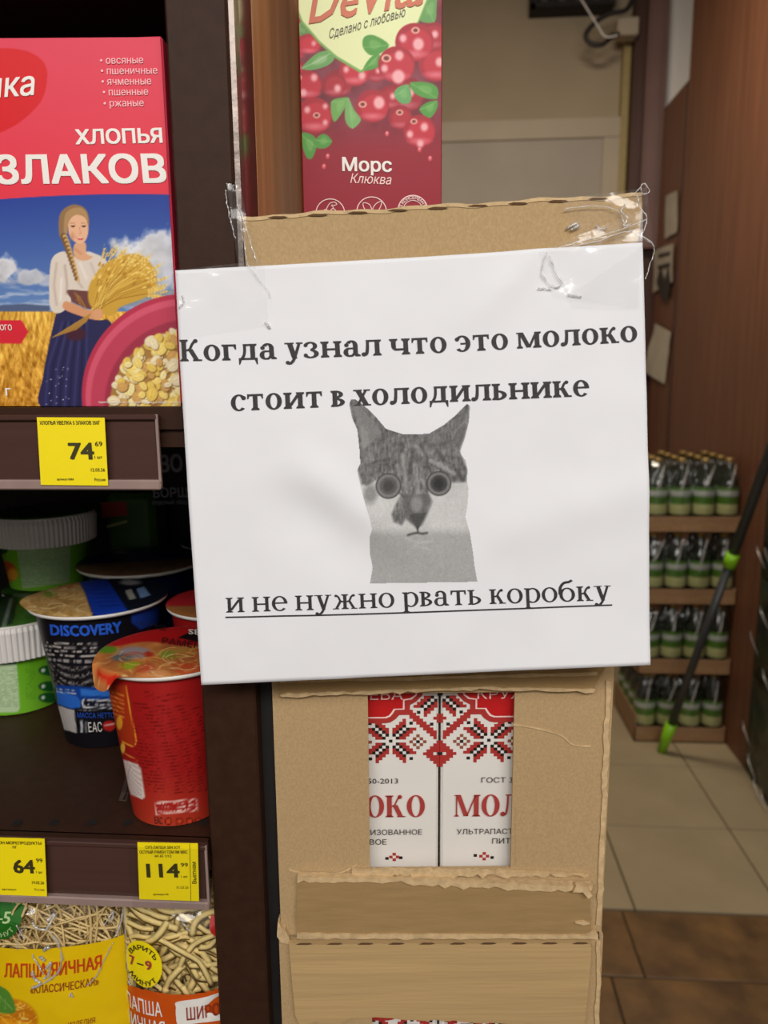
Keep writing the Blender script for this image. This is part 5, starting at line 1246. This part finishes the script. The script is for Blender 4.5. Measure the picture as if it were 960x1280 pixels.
# front red cup
rc = (-.1665, .4425, rz_)
def red_body(x, y, h):
    P = Paint(x, y, (158, 26, 26)); g = np.clip((y - 960) / 80, 0, 1)[:, None]; P.c = P.c * (1 - g) + np.array([182, 60, 36]) * g
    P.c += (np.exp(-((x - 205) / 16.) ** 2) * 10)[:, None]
    P.poly(Q([(470, 400), (540, 400), (552, 470), (584, 640), (575, 662), (520, 640), (470, 560)]), (170, 52, 22), soft=1.5)
    P.line(Q([(538, 405), (552, 480), (584, 635), (578, 660), (560, 660), (522, 640)]), 1.4, (232, 150, 50))
    for k in range(6): P.line(Q([(478, 428 + k * 18), (530, 446 + k * 18)]), 1.3, (236, 160, 60), alpha=.8)
    P.ell(*Q([(512, 560)])[0], 4, 9, (232, 160, 50), alpha=.8); P.ell(*Q([(526, 668)])[0], 3, 7, (236, 190, 70), alpha=.8)
    P.line(Q([(530, 690), (590, 722)]), 1.1, (236, 150, 60), alpha=.8)
    rowsof(P, 180, 236, [864 + k * 3.6 for k in range(3)], (90, 12, 12), 1.0, .75, .02, 4, 2); rowsof(P, 166, 262, [878 + k * 4.15 for k in range(27)], (86, 12, 10), 1.4, .62, 0, 5, 3)
    P.poly(Q([(528, 718), (590, 738), (604, 760), (622, 880), (610, 888), (560, 868), (548, 830)]), (222, 206, 200), smooth=0, soft=1.4)
    for k in range(13): P.line(Q([(540, 735 + k * 11), (606, 755 + k * 9.5)]), .9, (150, 130, 130), alpha=.6)
    P.poly(Q([(664, 900), (846, 886), (848, 938), (668, 955)]), (236, 190, 180), soft=1.2); P.poly(Q([(668, 905), (842, 891), (844, 934), (672, 950)]), (170, 34, 30), soft=1.2)
    rowsof(P, 196, 246, [1004.5, 1009, 1013.5], (246, 214, 204), 1.8, .95, -.07, 1.5, 5, 1.6)
    for cx in (722, 768, 812, 850): P.ell(*Q([(cx, 983)])[0], 4.6, 4.6, (96, 22, 16)); P.ell(*Q([(cx, 983)])[0], 3.2, 3.2, (204, 70, 40))
    return P
def red_lid(x, y):
    P = Paint(x, y, (180, 26, 28)); y0 = 812 + (x - 130) * .02
    m_ = np.clip((y - 805 + .02 * (x - 118) - 3 * np.sin(x * .06)) / 3, 0, 1); P.blend(m_, (190, 116, 62))
    n_ = pnoise(x * .6, y * 1.3, 9, 9, 3)[:, None]; P.c += (n_ - .5) * 70 * m_[:, None] * np.array([1, .9, .4])
    for cx, cy, a_, b_, c_ in ((134, 812, 14, 5, (96, 140, 30)), (168, 816, 22, 8, (150, 136, 140)), (152, 822, 14, 5, (96, 100, 104)), (165, 832, 16, 5, (150, 168, 40)), (186, 818, 6, 4, (178, 50, 30)), (212, 818, 14, 6, (130, 140, 50)), (182, 836, 14, 6, (206, 90, 60)), (196, 842, 16, 5, (220, 150, 96)), (236, 836, 18, 8, (196, 84, 46)), (232, 815, 16, 6, (176, 130, 60))): P.ell(cx, cy, a_, b_, c_, soft=2.9, alpha=.85)
    noodly(P, m_, 4, [(238, 196, 120), (220, 160, 80), (246, 220, 160), (170, 90, 40), (206, 60, 36)], 90, (118, 812, 262, 862), (6, 22), .9)
    P.poly([(120, 838), (140, 842), (162, 850), (168, 858), (150, 866), (124, 850)], (206, 44, 26), soft=1.4)
    P.poly([(222, 797), (256, 782), (262, 806), (236, 800)], (26, 18, 20), soft=1.2); P.line([(180, 780), (206, 788)], 3, (110, 24, 26), alpha=.7); P.ell(148.5, 793, 2.2, 1.2, (250, 210, 200))
    return P
redc = cup('tall red noodle cup standing at the front of the middle shelf', rc, .0300, .0412, .104, red_body, red_lid, lid_r=.0448, tab=(232, .10, .011))
rcone = Cone((rc[0], rc[1], rc[2]), .0300, .0412, .104); rl = Plane((rc[0], rc[1], rc[2] + .106), (0, 0, 1))
put_text('lettering', rcone, 'ЕАС', (193.5, 1029.5), (203, 1030.5), 9, MT['ink'], redc, bold=.0, off=.0006)
put_text('lettering', rl, 'РАМЕН', (202, 806), (250, 813), 8, MT['ink'], redc, shear=.3, off=.0012); put_text('lettering', rl, 'SEN SOY', (236, 795), (296, 799), 6.5, MT['white'], redc, bold=.012, off=.0014)
put_text('lettering', rl, 'ОСТРЫЙ', (170, 783), (206, 788), 5, MT['ink'], redc, shear=.3, off=.0012)
B().tube(rcone.at([(163, 955), (158, 975), (155, 990), (151, 1000), (157, 1001), (160, 990)], .001), [.0004, .0010, .0016, .0014, .0008, .0004], 5, flat=.3).build('torn_film', MT['tape'], redc)
# blue and black cup
kc = (-.2575, .5400, rz_)
def blk_body(x, y, h):
    P = Paint(x, y, (20, 18, 24)); 
    P.poly(Q([(560, 80), (680, 60), (700, 130), (600, 160), (565, 130)]), (24, 60, 150), soft=1.5)
    rowsof(P, 56, 121, [802.5, 807, 812, 817.3], (216, 206, 200), 2.0, .85, .035, 1.5, 3, 2.0); rowsof(P, 60, 121, [824], (190, 184, 184), 3.0, .8, .05, 1, 8, 1.2)
    rowsof(P, 62, 150, [829.5 + k * 2.35 for k in range(13)], (196, 186, 180), .9, .75, .05, 2, 4, 1.6)
    P.poly(Q([(238, 398), (500, 415), (510, 470), (250, 460)]), (20, 66, 150), soft=1.2); P.poly(Q([(344, 416), (480, 424), (480, 448), (348, 444)]), (54, 120, 214), soft=1.2)
    P.poly(Q([(240, 420), (330, 448), (348, 470), (345, 496), (300, 500), (246, 480)]), (44, 104, 200), soft=1.4)
    rowsof(P, 70, 96, [861, 864.5], (224, 220, 218), 1.3, .8, .12, 0, 6); P.poly(Q([(352, 462), (470, 462), (480, 500), (356, 496)]), (232, 232, 236), soft=1.2); P.poly(Q([(358, 466), (470, 466), (480, 496), (360, 492)]), (20, 24, 44), soft=1.2)
    rowsof(P, 108, 140, [875.5, 881], (226, 222, 220), 2.2, .9, 0, 0, 7, 1.8); P.ell(106, 878.5, 3.4, 5, (232, 232, 236)); P.ell(107.4, 878.5, 3, 4.4, (20, 24, 44))
    bcx = Q([(248, 486), (318, 508), (330, 604), (275, 590)]); P.poly(bcx, (196, 190, 186), soft=1.2)
    for k in range(7): P.line(Q([(262 + k * 9, 495 + k * 3), (282 + k * 7, 588 + k * 2)]), .8, (110, 106, 110), alpha=.6)
    rowsof(P, 96, 128, [888], (160, 160, 170), .9, .8, .0, 0, 9); P.ell(*Q([(468, 573)])[0], 8, 6.5, (186, 34, 30)); P.line(Q([(448, 573), (488, 566)]), 1.2, (240, 190, 186))
    P.poly(Q([(344, 550), (354, 550), (356, 604), (346, 602)]), (190, 190, 196)); P.poly(Q([(362, 556), (374, 556), (374, 604), (364, 602)]), (100, 104, 110)); return P
def blk_lid(x, y):
    P = Paint(x, y, (18, 22, 34)); P.poly([(10, 720), (96, 722), (106, 740), (118, 776), (10, 780)], (176, 138, 80), soft=1.5)
    m_ = (P.mask([(10, 720), (94, 722), (104, 740), (116, 776), (10, 780)]) < 0).astype(float); n_ = pnoise(x, y * 1.5, 8, 19, 3)[:, None]; P.c += (n_ - .5) * 80 * m_[:, None]
    P.ell(84, 730, 14, 5, (176, 96, 50), soft=2.9, alpha=.8); P.ell(62, 742, 10, 5, (110, 126, 40), soft=2.9, alpha=.8)
    noodly(P, m_, 14, [(226, 190, 124), (200, 150, 84), (150, 110, 60), (236, 210, 160)], 60, (20, 724, 112, 772), (6, 20), 1.0)
    P.poly([(97, 722), (130, 718), (160, 764), (118, 772), (106, 740)], (20, 54, 156), soft=1.4)
    for k in range(7): P.line([(112 + k * 2, 728 + k * 5), (132 + k * 3, 726 + k * 5)], 1.2, (14, 30, 96), alpha=.6)
    P.ell(163, 728, 14, 3.6, (150, 150, 150), soft=2, alpha=.8); P.ell(158, 724, 6, 3, (140, 140, 140), soft=2, alpha=.8); P.poly([(156, 738), (164, 736), (170, 748), (162, 750)], (150, 150, 140)); P.poly([(170, 736), (180, 733), (188, 744), (176, 748)], (110, 140, 180)); return P
blkc = cup('black and blue noodle cup with white lettering, behind the red cup', kc, .0325, .0462, .109, blk_body, blk_lid, lid_r=.0508, tab=(192, .10, .0))
kcone = Cone(kc, .0325, .0462, .109)
put_text('lettering', kcone, 'DISCOVERY', (63.5, 796.5), (153, 792.5), 13.5, MT['blue_ink'], blkc, bold=.04, off=.0006, arc=-3)
put_text('lettering', kcone, 'BIG LUNCH', (50, 786), (52, 792), 5, MT['white'], blkc, bold=.01, off=.0006, up=(.3, -1)) if False else None
put_text('lettering', kcone, 'МАССА НЕТТО 90 г', (97, 898), (156, 897), 6.5, MT['blue_ink'], blkc, bold=.0, off=.0006, arc=-1); put_text('lettering', kcone, 'ЕАС', (111, 915), (128, 914.5), 12, MT['white'], blkc, bold=-.005, off=.0006)
for yy, hh_ in ((775, 7), (786, 8)): P_ = None
# green cups
MT['ribwhite'] = mat('ribbed_white_plastic', (222, 218, 214), rough=.45, var=.03)
def ribbed(root, c, rt, H_, band, seg=72):
    b = B(); v = []; f = []; n = seg * 4; prof = [(rt + .0005, H_ - band), (rt + .0035, H_ - band + .001), (rt + .0048, H_ - .004), (rt + .003, H_)]
    for (r, z) in prof:
        for k in range(n): a = 2 * math.pi * k / n; rr = r + (.0009 if (k % 4) in (1, 2) else 0); v.append((c[0] + rr * math.cos(a), c[1] + rr * math.sin(a), c[2] + z))
    for i in range(3):
        for k in range(n): f.append((i * n + k, i * n + (k + 1) % n, (i + 1) * n + (k + 1) % n, (i + 1) * n + k))
    f.append(tuple(3 * n + k for k in range(n)))
    mk('ribbed_band', v, f, MT['ribwhite'], root)
def grn_body(x, y, h):
    P = Paint(x, y, (108, 176, 36)); P.c += ((h - .5) * -20)[:, None]
    return P
def grn1(x, y, h):
    P = grn_body(x, y, h); P.poly([(-60, 824), (20, 824), (25, 885), (22, 890), (-60, 893)], (190, 214, 170)); P.poly([(-60, 824), (20, 823), (20, 830), (-60, 832)], (40, 96, 36))
    rowsof(P, -50, 22, [836 + k * 2.6 for k in range(19)], (96, 130, 80), .9, .6, 0, 0, 3)
    for y_ in (838, 858, 872): P.ell(62, y_, 14, 6.5, (30, 96, 40)); P.ell(54, y_, 2.4, 2.4, (220, 236, 220))
    rowsof(P, 32, 44, [828 + k * 3 for k in range(16)], (60, 120, 30), 1.0, .6, 0, 0, 5); return P
def grn2(x, y, h):
    P = grn_body(x, y, h); P.poly([(19, 672), (88, 672), (87, 728), (28, 736)], (160, 190, 140), soft=1.5); P.poly([(18, 674), (88, 671), (88, 677), (18, 680)], (30, 70, 26)); rowsof(P, 24, 86, [683 + k * 2.8 for k in range(18)], (96, 130, 84), .9, .6, 0, 0, 3)
    P.ell(5, 715, 16, 14, (190, 80, 30), soft=2.9, alpha=.9); P.ell(16, 718, 7, 8, (226, 160, 50), soft=2.9, alpha=.8); P.ell(2, 686, 8, 7, (30, 76, 30), soft=2); return P
def grn_lid(x, y):
    P = Paint(x, y, (60, 104, 36)); P.poly([(-30, 738), (24, 744), (16, 780), (-30, 790)], (30, 52, 30)); 
    P.line([(14, 750), (4, 784)], 5, (140, 146, 140), alpha=.7, soft=2); P.line([(18, 744), (40, 745)], 4, (130, 136, 130), alpha=.7, soft=2)
    n_ = pnoise(x, y, 10, 29, 2)[:, None]; P.c += (n_ - .5) * 40; return P
H1 = .080; gc = (-.3600, .5930, rz_); gcup = cup('green noodle cup with white ribbed rim, at the photo\'s left edge', gc, .036, .0455, H1, grn1, grn_lid, lid_r=.0485); ribbed(gcup, gc, .0445, H1 - .002, .029)
g2 = onz(33, 743, rz_ + H1 + .004); g2c = (g2[0], g2[1] + .040, rz_ + H1 + .0045)
b2c = (g2c[0], g2c[1], rz_); bb = cup('dim green noodle cup underneath the stacked ribbed cup at the back', b2c, .030, .039, H1, grn_body, grn_lid, lid_r=.0405, seg=60, rows=12)
gcup2 = cup('green noodle cup stacked on another, just under the upper shelf', g2c, .0330, .0425, .068, grn2, grn_lid, lid_r=.044); ribbed(gcup2, g2c, .0410, .0665, .026)
# dim cups at the back of the shelf
def blue_body(x, y, h): P = Paint(x, y, (16, 34, 100)); P.blend((h > .72) * .6, (12, 18, 50)); return P
def blue_lid(x, y):
    P = Paint(x, y, (18, 34, 86)); P.blend(np.clip((y - 700 + .06 * (x - 170)) / 3, 0, 1), (128, 96, 66)); n_ = pnoise(x, y * 1.6, 8, 39, 3)[:, None]; P.c += (n_ - .5) * 50
    P.ell(150, 690, 12, 3, (140, 140, 140), soft=2, alpha=.7); rowsof(P, 170, 210, [684], (120, 124, 140), 2, .7, 0, 0, 1); return P
q_ = onz(176, 699, rz_ + .108); bc_ = (q_[0], q_[1], rz_)
bluec = cup('dark blue noodle cup with a white rim, behind the black cup', bc_, .0345, .0480, .107, blue_body, blue_lid, lid_r=.0560, seg=120, rows=24)
bc2 = (bc_[0] + .060, bc_[1] + .094, rz_); bluec2 = cup('dark blue noodle cup farthest back near the post', bc2, .0345, .0470, .107, blue_body, blue_lid, lid_r=.0520, seg=90, rows=20)
MT['navy'] = mat('navy_print', (22, 38, 84), rough=.35); MT['navy_ink'] = mat('dim_silver_ink', (130, 134, 146), rough=.4)
tz = rz_ + .1095; bx_ = B().box((bc2[0] - .030, bc2[1] - .035, tz), (bc2[0] + .055, bc2[1] + .045, tz + .105), bev=.003).build('noodle_box', MT['navy'], None, (bc2[0], bc2[1] - .03, tz))
tag(bx_, 'dark navy carton with silver lettering standing on the farthest blue cup', 'carton')
pn_ = planeY(bc2[1] - .036); put_text('lettering', pn_, 'ВО', (200, 590), (229, 589), 21, MT['navy_ink'], bx_, bold=.03); put_text('lettering', pn_, 'БОРЩ', (192, 622), (236, 621), 12, MT['navy_ink'], bx_, bold=.01); put_text('lettering', pn_, 'вкусный обед', (191, 630.5), (236, 630), 6, MT['navy_ink'], bx_)
def redb(x, y, h): return Paint(x, y, (150, 22, 24))
def redl(x, y):
    P = Paint(x, y, (168, 34, 40)); P.blend(np.clip((y - 756) / 3, 0, 1), (150, 96, 52)); return P
q_ = onz(246, 752, rz_ + .105); cup('second red noodle cup, half hidden by the sign behind the front one', (q_[0] + .020, q_[1] + .008, rz_), .0300, .0412, .104, redb, redl, lid_r=.0440, seg=90, rows=16)
MT['green_dim'] = mat('green_pouch', (44, 84, 34), rough=.4, rgb2=(60, 96, 34), scale=30); q_ = onY(146, 650, .74)
B().box((-.338, .735, rz_), (-.286, .775, rz_ + .158), bev=.006).build('noodle_carton', MT['green_dim'], None, (-.31, .75, rz_)); tag(bpy.data.objects['noodle_carton'], 'dim green carton at the back of the shelf between green and blue cups', 'carton')
mk('orange_patch', planeY(.7345).at([(126, 628), (158, 627), (160, 644), (128, 647)], .0003), [(3, 2, 1, 0)], MT['brown_ink'], bpy.data.objects['noodle_carton']); mk('pale_stripe', planeY(.7345).at([(133, 657), (158, 650), (160, 653), (134, 660)], .0003), [(3, 2, 1, 0)], MT['blabel2'], bpy.data.objects['noodle_carton'])

# ------------------------------------------------------------------ bags of noodles on the shelf below
YN = .418
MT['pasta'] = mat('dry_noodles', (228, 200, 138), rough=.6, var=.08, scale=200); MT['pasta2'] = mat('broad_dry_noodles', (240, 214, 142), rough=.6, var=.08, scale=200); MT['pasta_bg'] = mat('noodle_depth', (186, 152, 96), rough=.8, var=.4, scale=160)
def noodle_bag(label, cxpx, wpx, seedn, flatn, rr, nn, m_, boty=1420, print_fn=None, edge=None):
    xc = xY(cxpx, 1200, YN); hw = wpx / 2 / (F / .5) ; z1 = zY(100, 1118, YN); z0 = zL + .001
    def disp(p): 
        u = np.clip((p[:, 0] - xc) / hw, -1, 1); w_ = np.clip((p[:, 2] - z0) / (z1 - z0), 0, 1)
        return .014 * (1 - u ** 2) ** .7 * np.clip(w_ * 6, 0, 1) * np.clip((1.02 - w_) * 7, 0, 1) - .010 + .0012 * (pnoise((p[:, 0] + 2) * 1000, (p[:, 2] + 2) * 1000, 19, seedn, 2) - .5)
    pl = Plane((xc, YN, 1), (0, -1, 0), disp)
    nx, nz = 40, 40; X, Z = np.meshgrid(np.linspace(xc - hw, xc + hw, nx), np.linspace(z0, z1, nz)); base = np.stack([X.ravel(), np.full(X.size, YN), Z.ravel()], 1)
    fr = base + np.array([0, -1, 0]) * disp(base)[:, None]; u = (base[:, 0] - xc) / hw; bk = base + np.array([0, 1, 0]) * (.012 + .028 * (1 - u ** 2) ** .5)[:, None]
    i = np.arange(nx * nz).reshape(nz, nx); f = np.stack([i[:-1, :-1], i[:-1, 1:], i[1:, 1:], i[1:, :-1]], -1).reshape(-1, 4); rim = np.concatenate([i[0, :], i[1:, -1], i[-1, -2::-1], i[-2:0:-1, 0]]); rm = np.roll(rim, -1); N_ = nx * nz
    o = fastmesh('noodle_bag', np.vstack([fr, bk]), np.vstack([f, f[:, ::-1] + N_, np.stack([rim, rim + N_, rm + N_, rm], 1)]), MT['bag'], None, None, True, origin=(xc, YN + .01, z0)); tag(o, label, 'noodle bag', 'clear bags of egg noodles on the lower shelf')
    rg = np.random.default_rng(seedn); b = B(); bw = B()
    for k in range(nn):
        x = xc + rg.uniform(-.85, .85) * hw; z = rg.uniform(z0 + (z1 - z0) * .55, z1 - .004); y = YN + .004 + rg.uniform(-.004, .016) + .010 * (abs(x - xc) / hw) ** 2
        L_ = rg.uniform(.04, .11); a = rg.uniform(0, 6.28) if flatn else rg.normal(1.57, .9) + math.pi * rg.integers(2); cv = rg.normal(0, 24) if not flatn else rg.normal(0, 34); pts = []; p = np.array([x, y, z]); n_ = 9
        for j in range(n_):
            pts.append(p.copy()); st = L_ / n_; p = p + np.array([math.cos(a), rg.normal(0, .18), math.sin(a)]) * st; a += cv * st
            p[0] = min(max(p[0], xc - hw * .93), xc + hw * .93); p[2] = min(max(p[2], z0 + .05), z1 - .002); lim = YN - .002 + .012 * ((p[0] - xc) / hw) ** 2; p[1] = max(p[1], lim)
        b.tube(smoothline(pts, 16), rr * rg.uniform(.8, 1.2), 5 if not flatn else 4, flat=.16 if flatn else 1.0)
    nb = b.build('noodles', m_, o, smooth=True); nb['kind'] = 'stuff'
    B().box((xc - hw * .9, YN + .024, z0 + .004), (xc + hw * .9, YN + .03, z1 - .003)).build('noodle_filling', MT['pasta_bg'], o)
    return o, pl, xc, hw
MT['bagprint'] = mat('bag_print', (0, 0, 0), rough=.22, spec=.5, attr=True, var=.02)
# yellow bag
yb, pB, xcB, hwB = noodle_bag('yellow printed bag of thin egg noodles under the 64.99 tag', 40, 226, 3, False, .00072, 420, MT['pasta'])
def yel(x, y):
    P = Paint(x, y, (232, 194, 14)); P.c += ((pnoise(x, y, 40, 3) - .5) * 14)[:, None]
    P.ell(18, 1268, 34, 26, (206, 126, 20), soft=2.9, alpha=.9); P.ell(20, 1282, 36, 14, (236, 150, 20), soft=2.9, alpha=.9)
    m_ = (np.sqrt(((x - 18) / 32) ** 2 + ((y - 1266) / 22) ** 2) < 1).astype(float); noodly(P, m_, 24, [(250, 206, 70), (226, 150, 30), (190, 110, 20), (252, 222, 120)], 46, (-10, 1240, 48, 1290), (8, 24), 1.5)
    P.poly([(-10, 1228), (8, 1229), (18, 1238), (24, 1256), (14, 1262), (-10, 1258)], (84, 140, 50), smooth=24); P.line([(-4, 1236), (20, 1256)], .8, (150, 190, 110)); P.line([(4, 1240), (2, 1252)], .6, (140, 180, 100)); P.line([(10, 1244), (10, 1256)], .6, (140, 180, 100)); return P
def clampx(xa, xb, pl_Y, lim):
    def k(x, y): return x, y
    return k
def bag_keep(xc, hw, xa, xb, top):
    def k(x, y):
        t = (x - xa) / (xb - xa); p = onYv(x, y, YN); X = xc - hw * .995 + t * hw * 1.99; q = proj(np.stack([X, np.full(len(X), YN), p[:, 2]], 1)); return q
    return k
def onYv(x, y, Y): d = ray(x, y); return CAM + d * (Y / d[:, 1])[:, None]
printed('printed_panel', pB, -72, 1180, 150, 1400, 1.6, yel, yb, m=MT['bagprint'], off=.0005, keep=bag_keep(xcB, hwB, -72, 150, 0))
Yt = lambda s, a, b, h, bold=.0, m=None, **k: put_text('lettering', pB, s, a, b, h, m or MT['brown_ink'], yb, bold=bold, off=.0012, **k)
MT['redorange'] = mat('red_orange_ink', (206, 66, 24), rough=.4)
Yt('ЛАПША ЯИЧНАЯ', (10, 1214.5), (126, 1212), 16.5, .02, MT['redorange'], shear=.1); Yt('«КЛАССИЧЕСКАЯ»', (43, 1234), (123, 1231.5), 10, .006, shear=.1); Yt('ИЗДЕЛИЯ', (88, 1279), (119, 1277), 7, 0, shear=.2); Yt('МАКАРОННЫЕ', (70, 1291), (119, 1289), 7, 0, shear=.2)
def disc(pl, c, r, m_, parent, name='badge', off=.0009, ry=None):
    a = np.linspace(0, 2 * math.pi, 49)[:-1]; rs = np.array([.0, .5, 1.0]); q = np.vstack([np.stack([c[0] + r * s_ * np.cos(a), c[1] + (ry or r) * s_ * np.sin(a)], 1) for s_ in rs[1:]] + [np.array([c])])
    f = [(48 + i, i, (i + 1) % 48, 48 + (i + 1) % 48) for i in range(48)] + [(i, 96, (i + 1) % 48) for i in range(48)]
    return mk(name, pl.at(q, off), f, m_, parent)
MT['badge_green'] = mat('green_badge', (36, 104, 30), rough=.3); MT['paleg'] = mat('pale_green_ink', (170, 200, 140), rough=.4)
disc(pB, (3, 1141), 28, MT['badge_green'], yb); put_text('lettering', pB, '3–5', (-14, 1148), (17.5, 1147.5), 10.5, MT['paleg'], yb, bold=.02, off=.0013)
ring_text('lettering', pB, 'МИНУТ', (3, 1141), 24.5, 235, 325, 5.5, MT['paleg'], yb, inward=True, off=.0013); ring_text('lettering', pB, 'ВАРИТЬ', (3, 1141), 18.5, 150, 30, 5.5, MT['paleg'], yb, off=.0013)
disc(pB, (103, 1121), 16, MT['red'], yb, ry=9)
# orange bag
ob, pO, xcO, hwO = noodle_bag('orange printed bag of broad egg noodles beside the post', 232, 168, 8, True, .0023, 230, MT['pasta2'])
def orr(x, y): P = Paint(x, y, (206, 84, 20)); P.c += ((pnoise(x, y, 30, 3) - .5) * 16)[:, None]; P.cut = y > 1243 - (x - 150) * .085 - 2.2 * np.sin((x - 150) * .05); return P
printed('printed_panel', pO, 149, 1222, 312, 1400, 1.6, orr, ob, m=MT['bagprint'], off=.0005, keep=bag_keep(xcO, hwO, 149, 312, 0))
put_text('lettering', pO, 'ЛАПША', (151.5, 1267.5), (205.5, 1265), 17.5, MT['white'], ob, bold=.01, off=.0013); put_text('lettering', pO, 'ЯИЧНАЯ', (150, 1290.5), (210, 1288), 17.5, MT['white'], ob, bold=.01, off=.0013)
lbq = smoothline([(223, 1252), (224, 1245), (250, 1241), (300, 1236), (301, 1268), (250, 1271), (227, 1274), (223, 1262)], 32, True)
c0 = lbq.mean(0); mk('label_patch', pO.at(np.vstack([lbq, c0]), .0012), [(i, (i + 1) % len(lbq), len(lbq)) for i in range(len(lbq))], MT['white'], ob)
put_text('lettering', pO, 'ШИРОКАЯ', (237, 1266.5), (303, 1261), 15.5, MT['brown_ink'], ob, bold=.01, off=.0017); put_text('lettering', pO, 'ПО-ДОМАШНЕМУ', (234, 1283), (300, 1280), 8, mat('pale_orange_ink', (232, 130, 60)), ob, bold=.01, off=.0013)
disc(pO, (179.5, 1203), 26.5, MT['yellow'], ob, ry=29, off=.0016); put_text('lettering', pO, '7', (160.5, 1208), (168.5, 1207.7), 12, MT['brickred'], ob, bold=.03, off=.0021); put_text('lettering', pO, '9', (184, 1207.5), (193, 1207.2), 12, MT['brickred'], ob, bold=.03, off=.0021); pline(pO, [(171.5, 1203.5), (181, 1203)], 1.6, MT['tagink'], ob, name='dash', off=.0021)
ring_text('lettering', pO, 'ВАРИТЬ', (179.5, 1203), 18.5, 152, 28, 6, MT['tagink'], ob, off=.0021); ring_text('lettering', pO, 'МИНУТ', (179.5, 1204), 25.5, 218, 322, 6, MT['tagink'], ob, inward=True, off=.0021)
disc(pO, (275, 1150), 12, MT['red'], ob, ry=18, off=.0008)
def bag_fold_glint(pl, parent, pts, r, seed, off=.0016, n_=26):  # pale ridges on the bag film imitate its bright reflections
    q = smoothline(pts, n_); rg = np.random.default_rng(seed); q = q + rg.normal(0, .35, q.shape); rr = r * (.3 + rg.random(len(q)))
    B().tube(pl.at(q, off), rr, 5).build('film_fold_glint', MT['fold_glint'], parent, smooth=True)
for k, (pts, r) in enumerate([([(45, 1147), (52, 1153), (62, 1155), (66, 1150), (70, 1140), (62, 1146)], .0011), ([(66, 1158), (76, 1172), (81, 1190), (78, 1206), (66, 1218), (48, 1226)], .0008), ([(26, 1149), (31, 1158), (37, 1166)], .0005), ([(46, 1186), (54, 1200), (60, 1210)], .0006),
        ([(46, 1206), (50, 1216), (56, 1222), (46, 1226)], .0011), ([(62, 1204), (68, 1196), (66, 1210), (60, 1216)], .0009), ([(55, 1188), (60, 1193)], .0009), ([(60, 1180), (66, 1177)], .0012), ([(128, 1160), (133, 1152), (138, 1147), (136, 1158)], .0008), ([(138, 1184), (130, 1200), (122, 1218), (110, 1230)], .0005),
        ([(148, 1138), (146, 1160), (141, 1176)], .0009), ([(44, 1126), (48, 1131), (53, 1128)], .0010), ([(124, 1132), (128, 1127)], .0009), ([(90, 1240), (92, 1236), (94, 1241)], .0005), ([(38, 1150), (30, 1160), (26, 1180)], .0004)]): bag_fold_glint(pB, yb, pts, r, k)
for k, (pts, r) in enumerate([([(153, 1128), (154, 1180), (157, 1230)], .0004), ([(156, 1234), (160, 1238)], .0006), ([(231, 1150), (240, 1156)], .0004)]): bag_fold_glint(pO, ob, pts, r, k + 50)
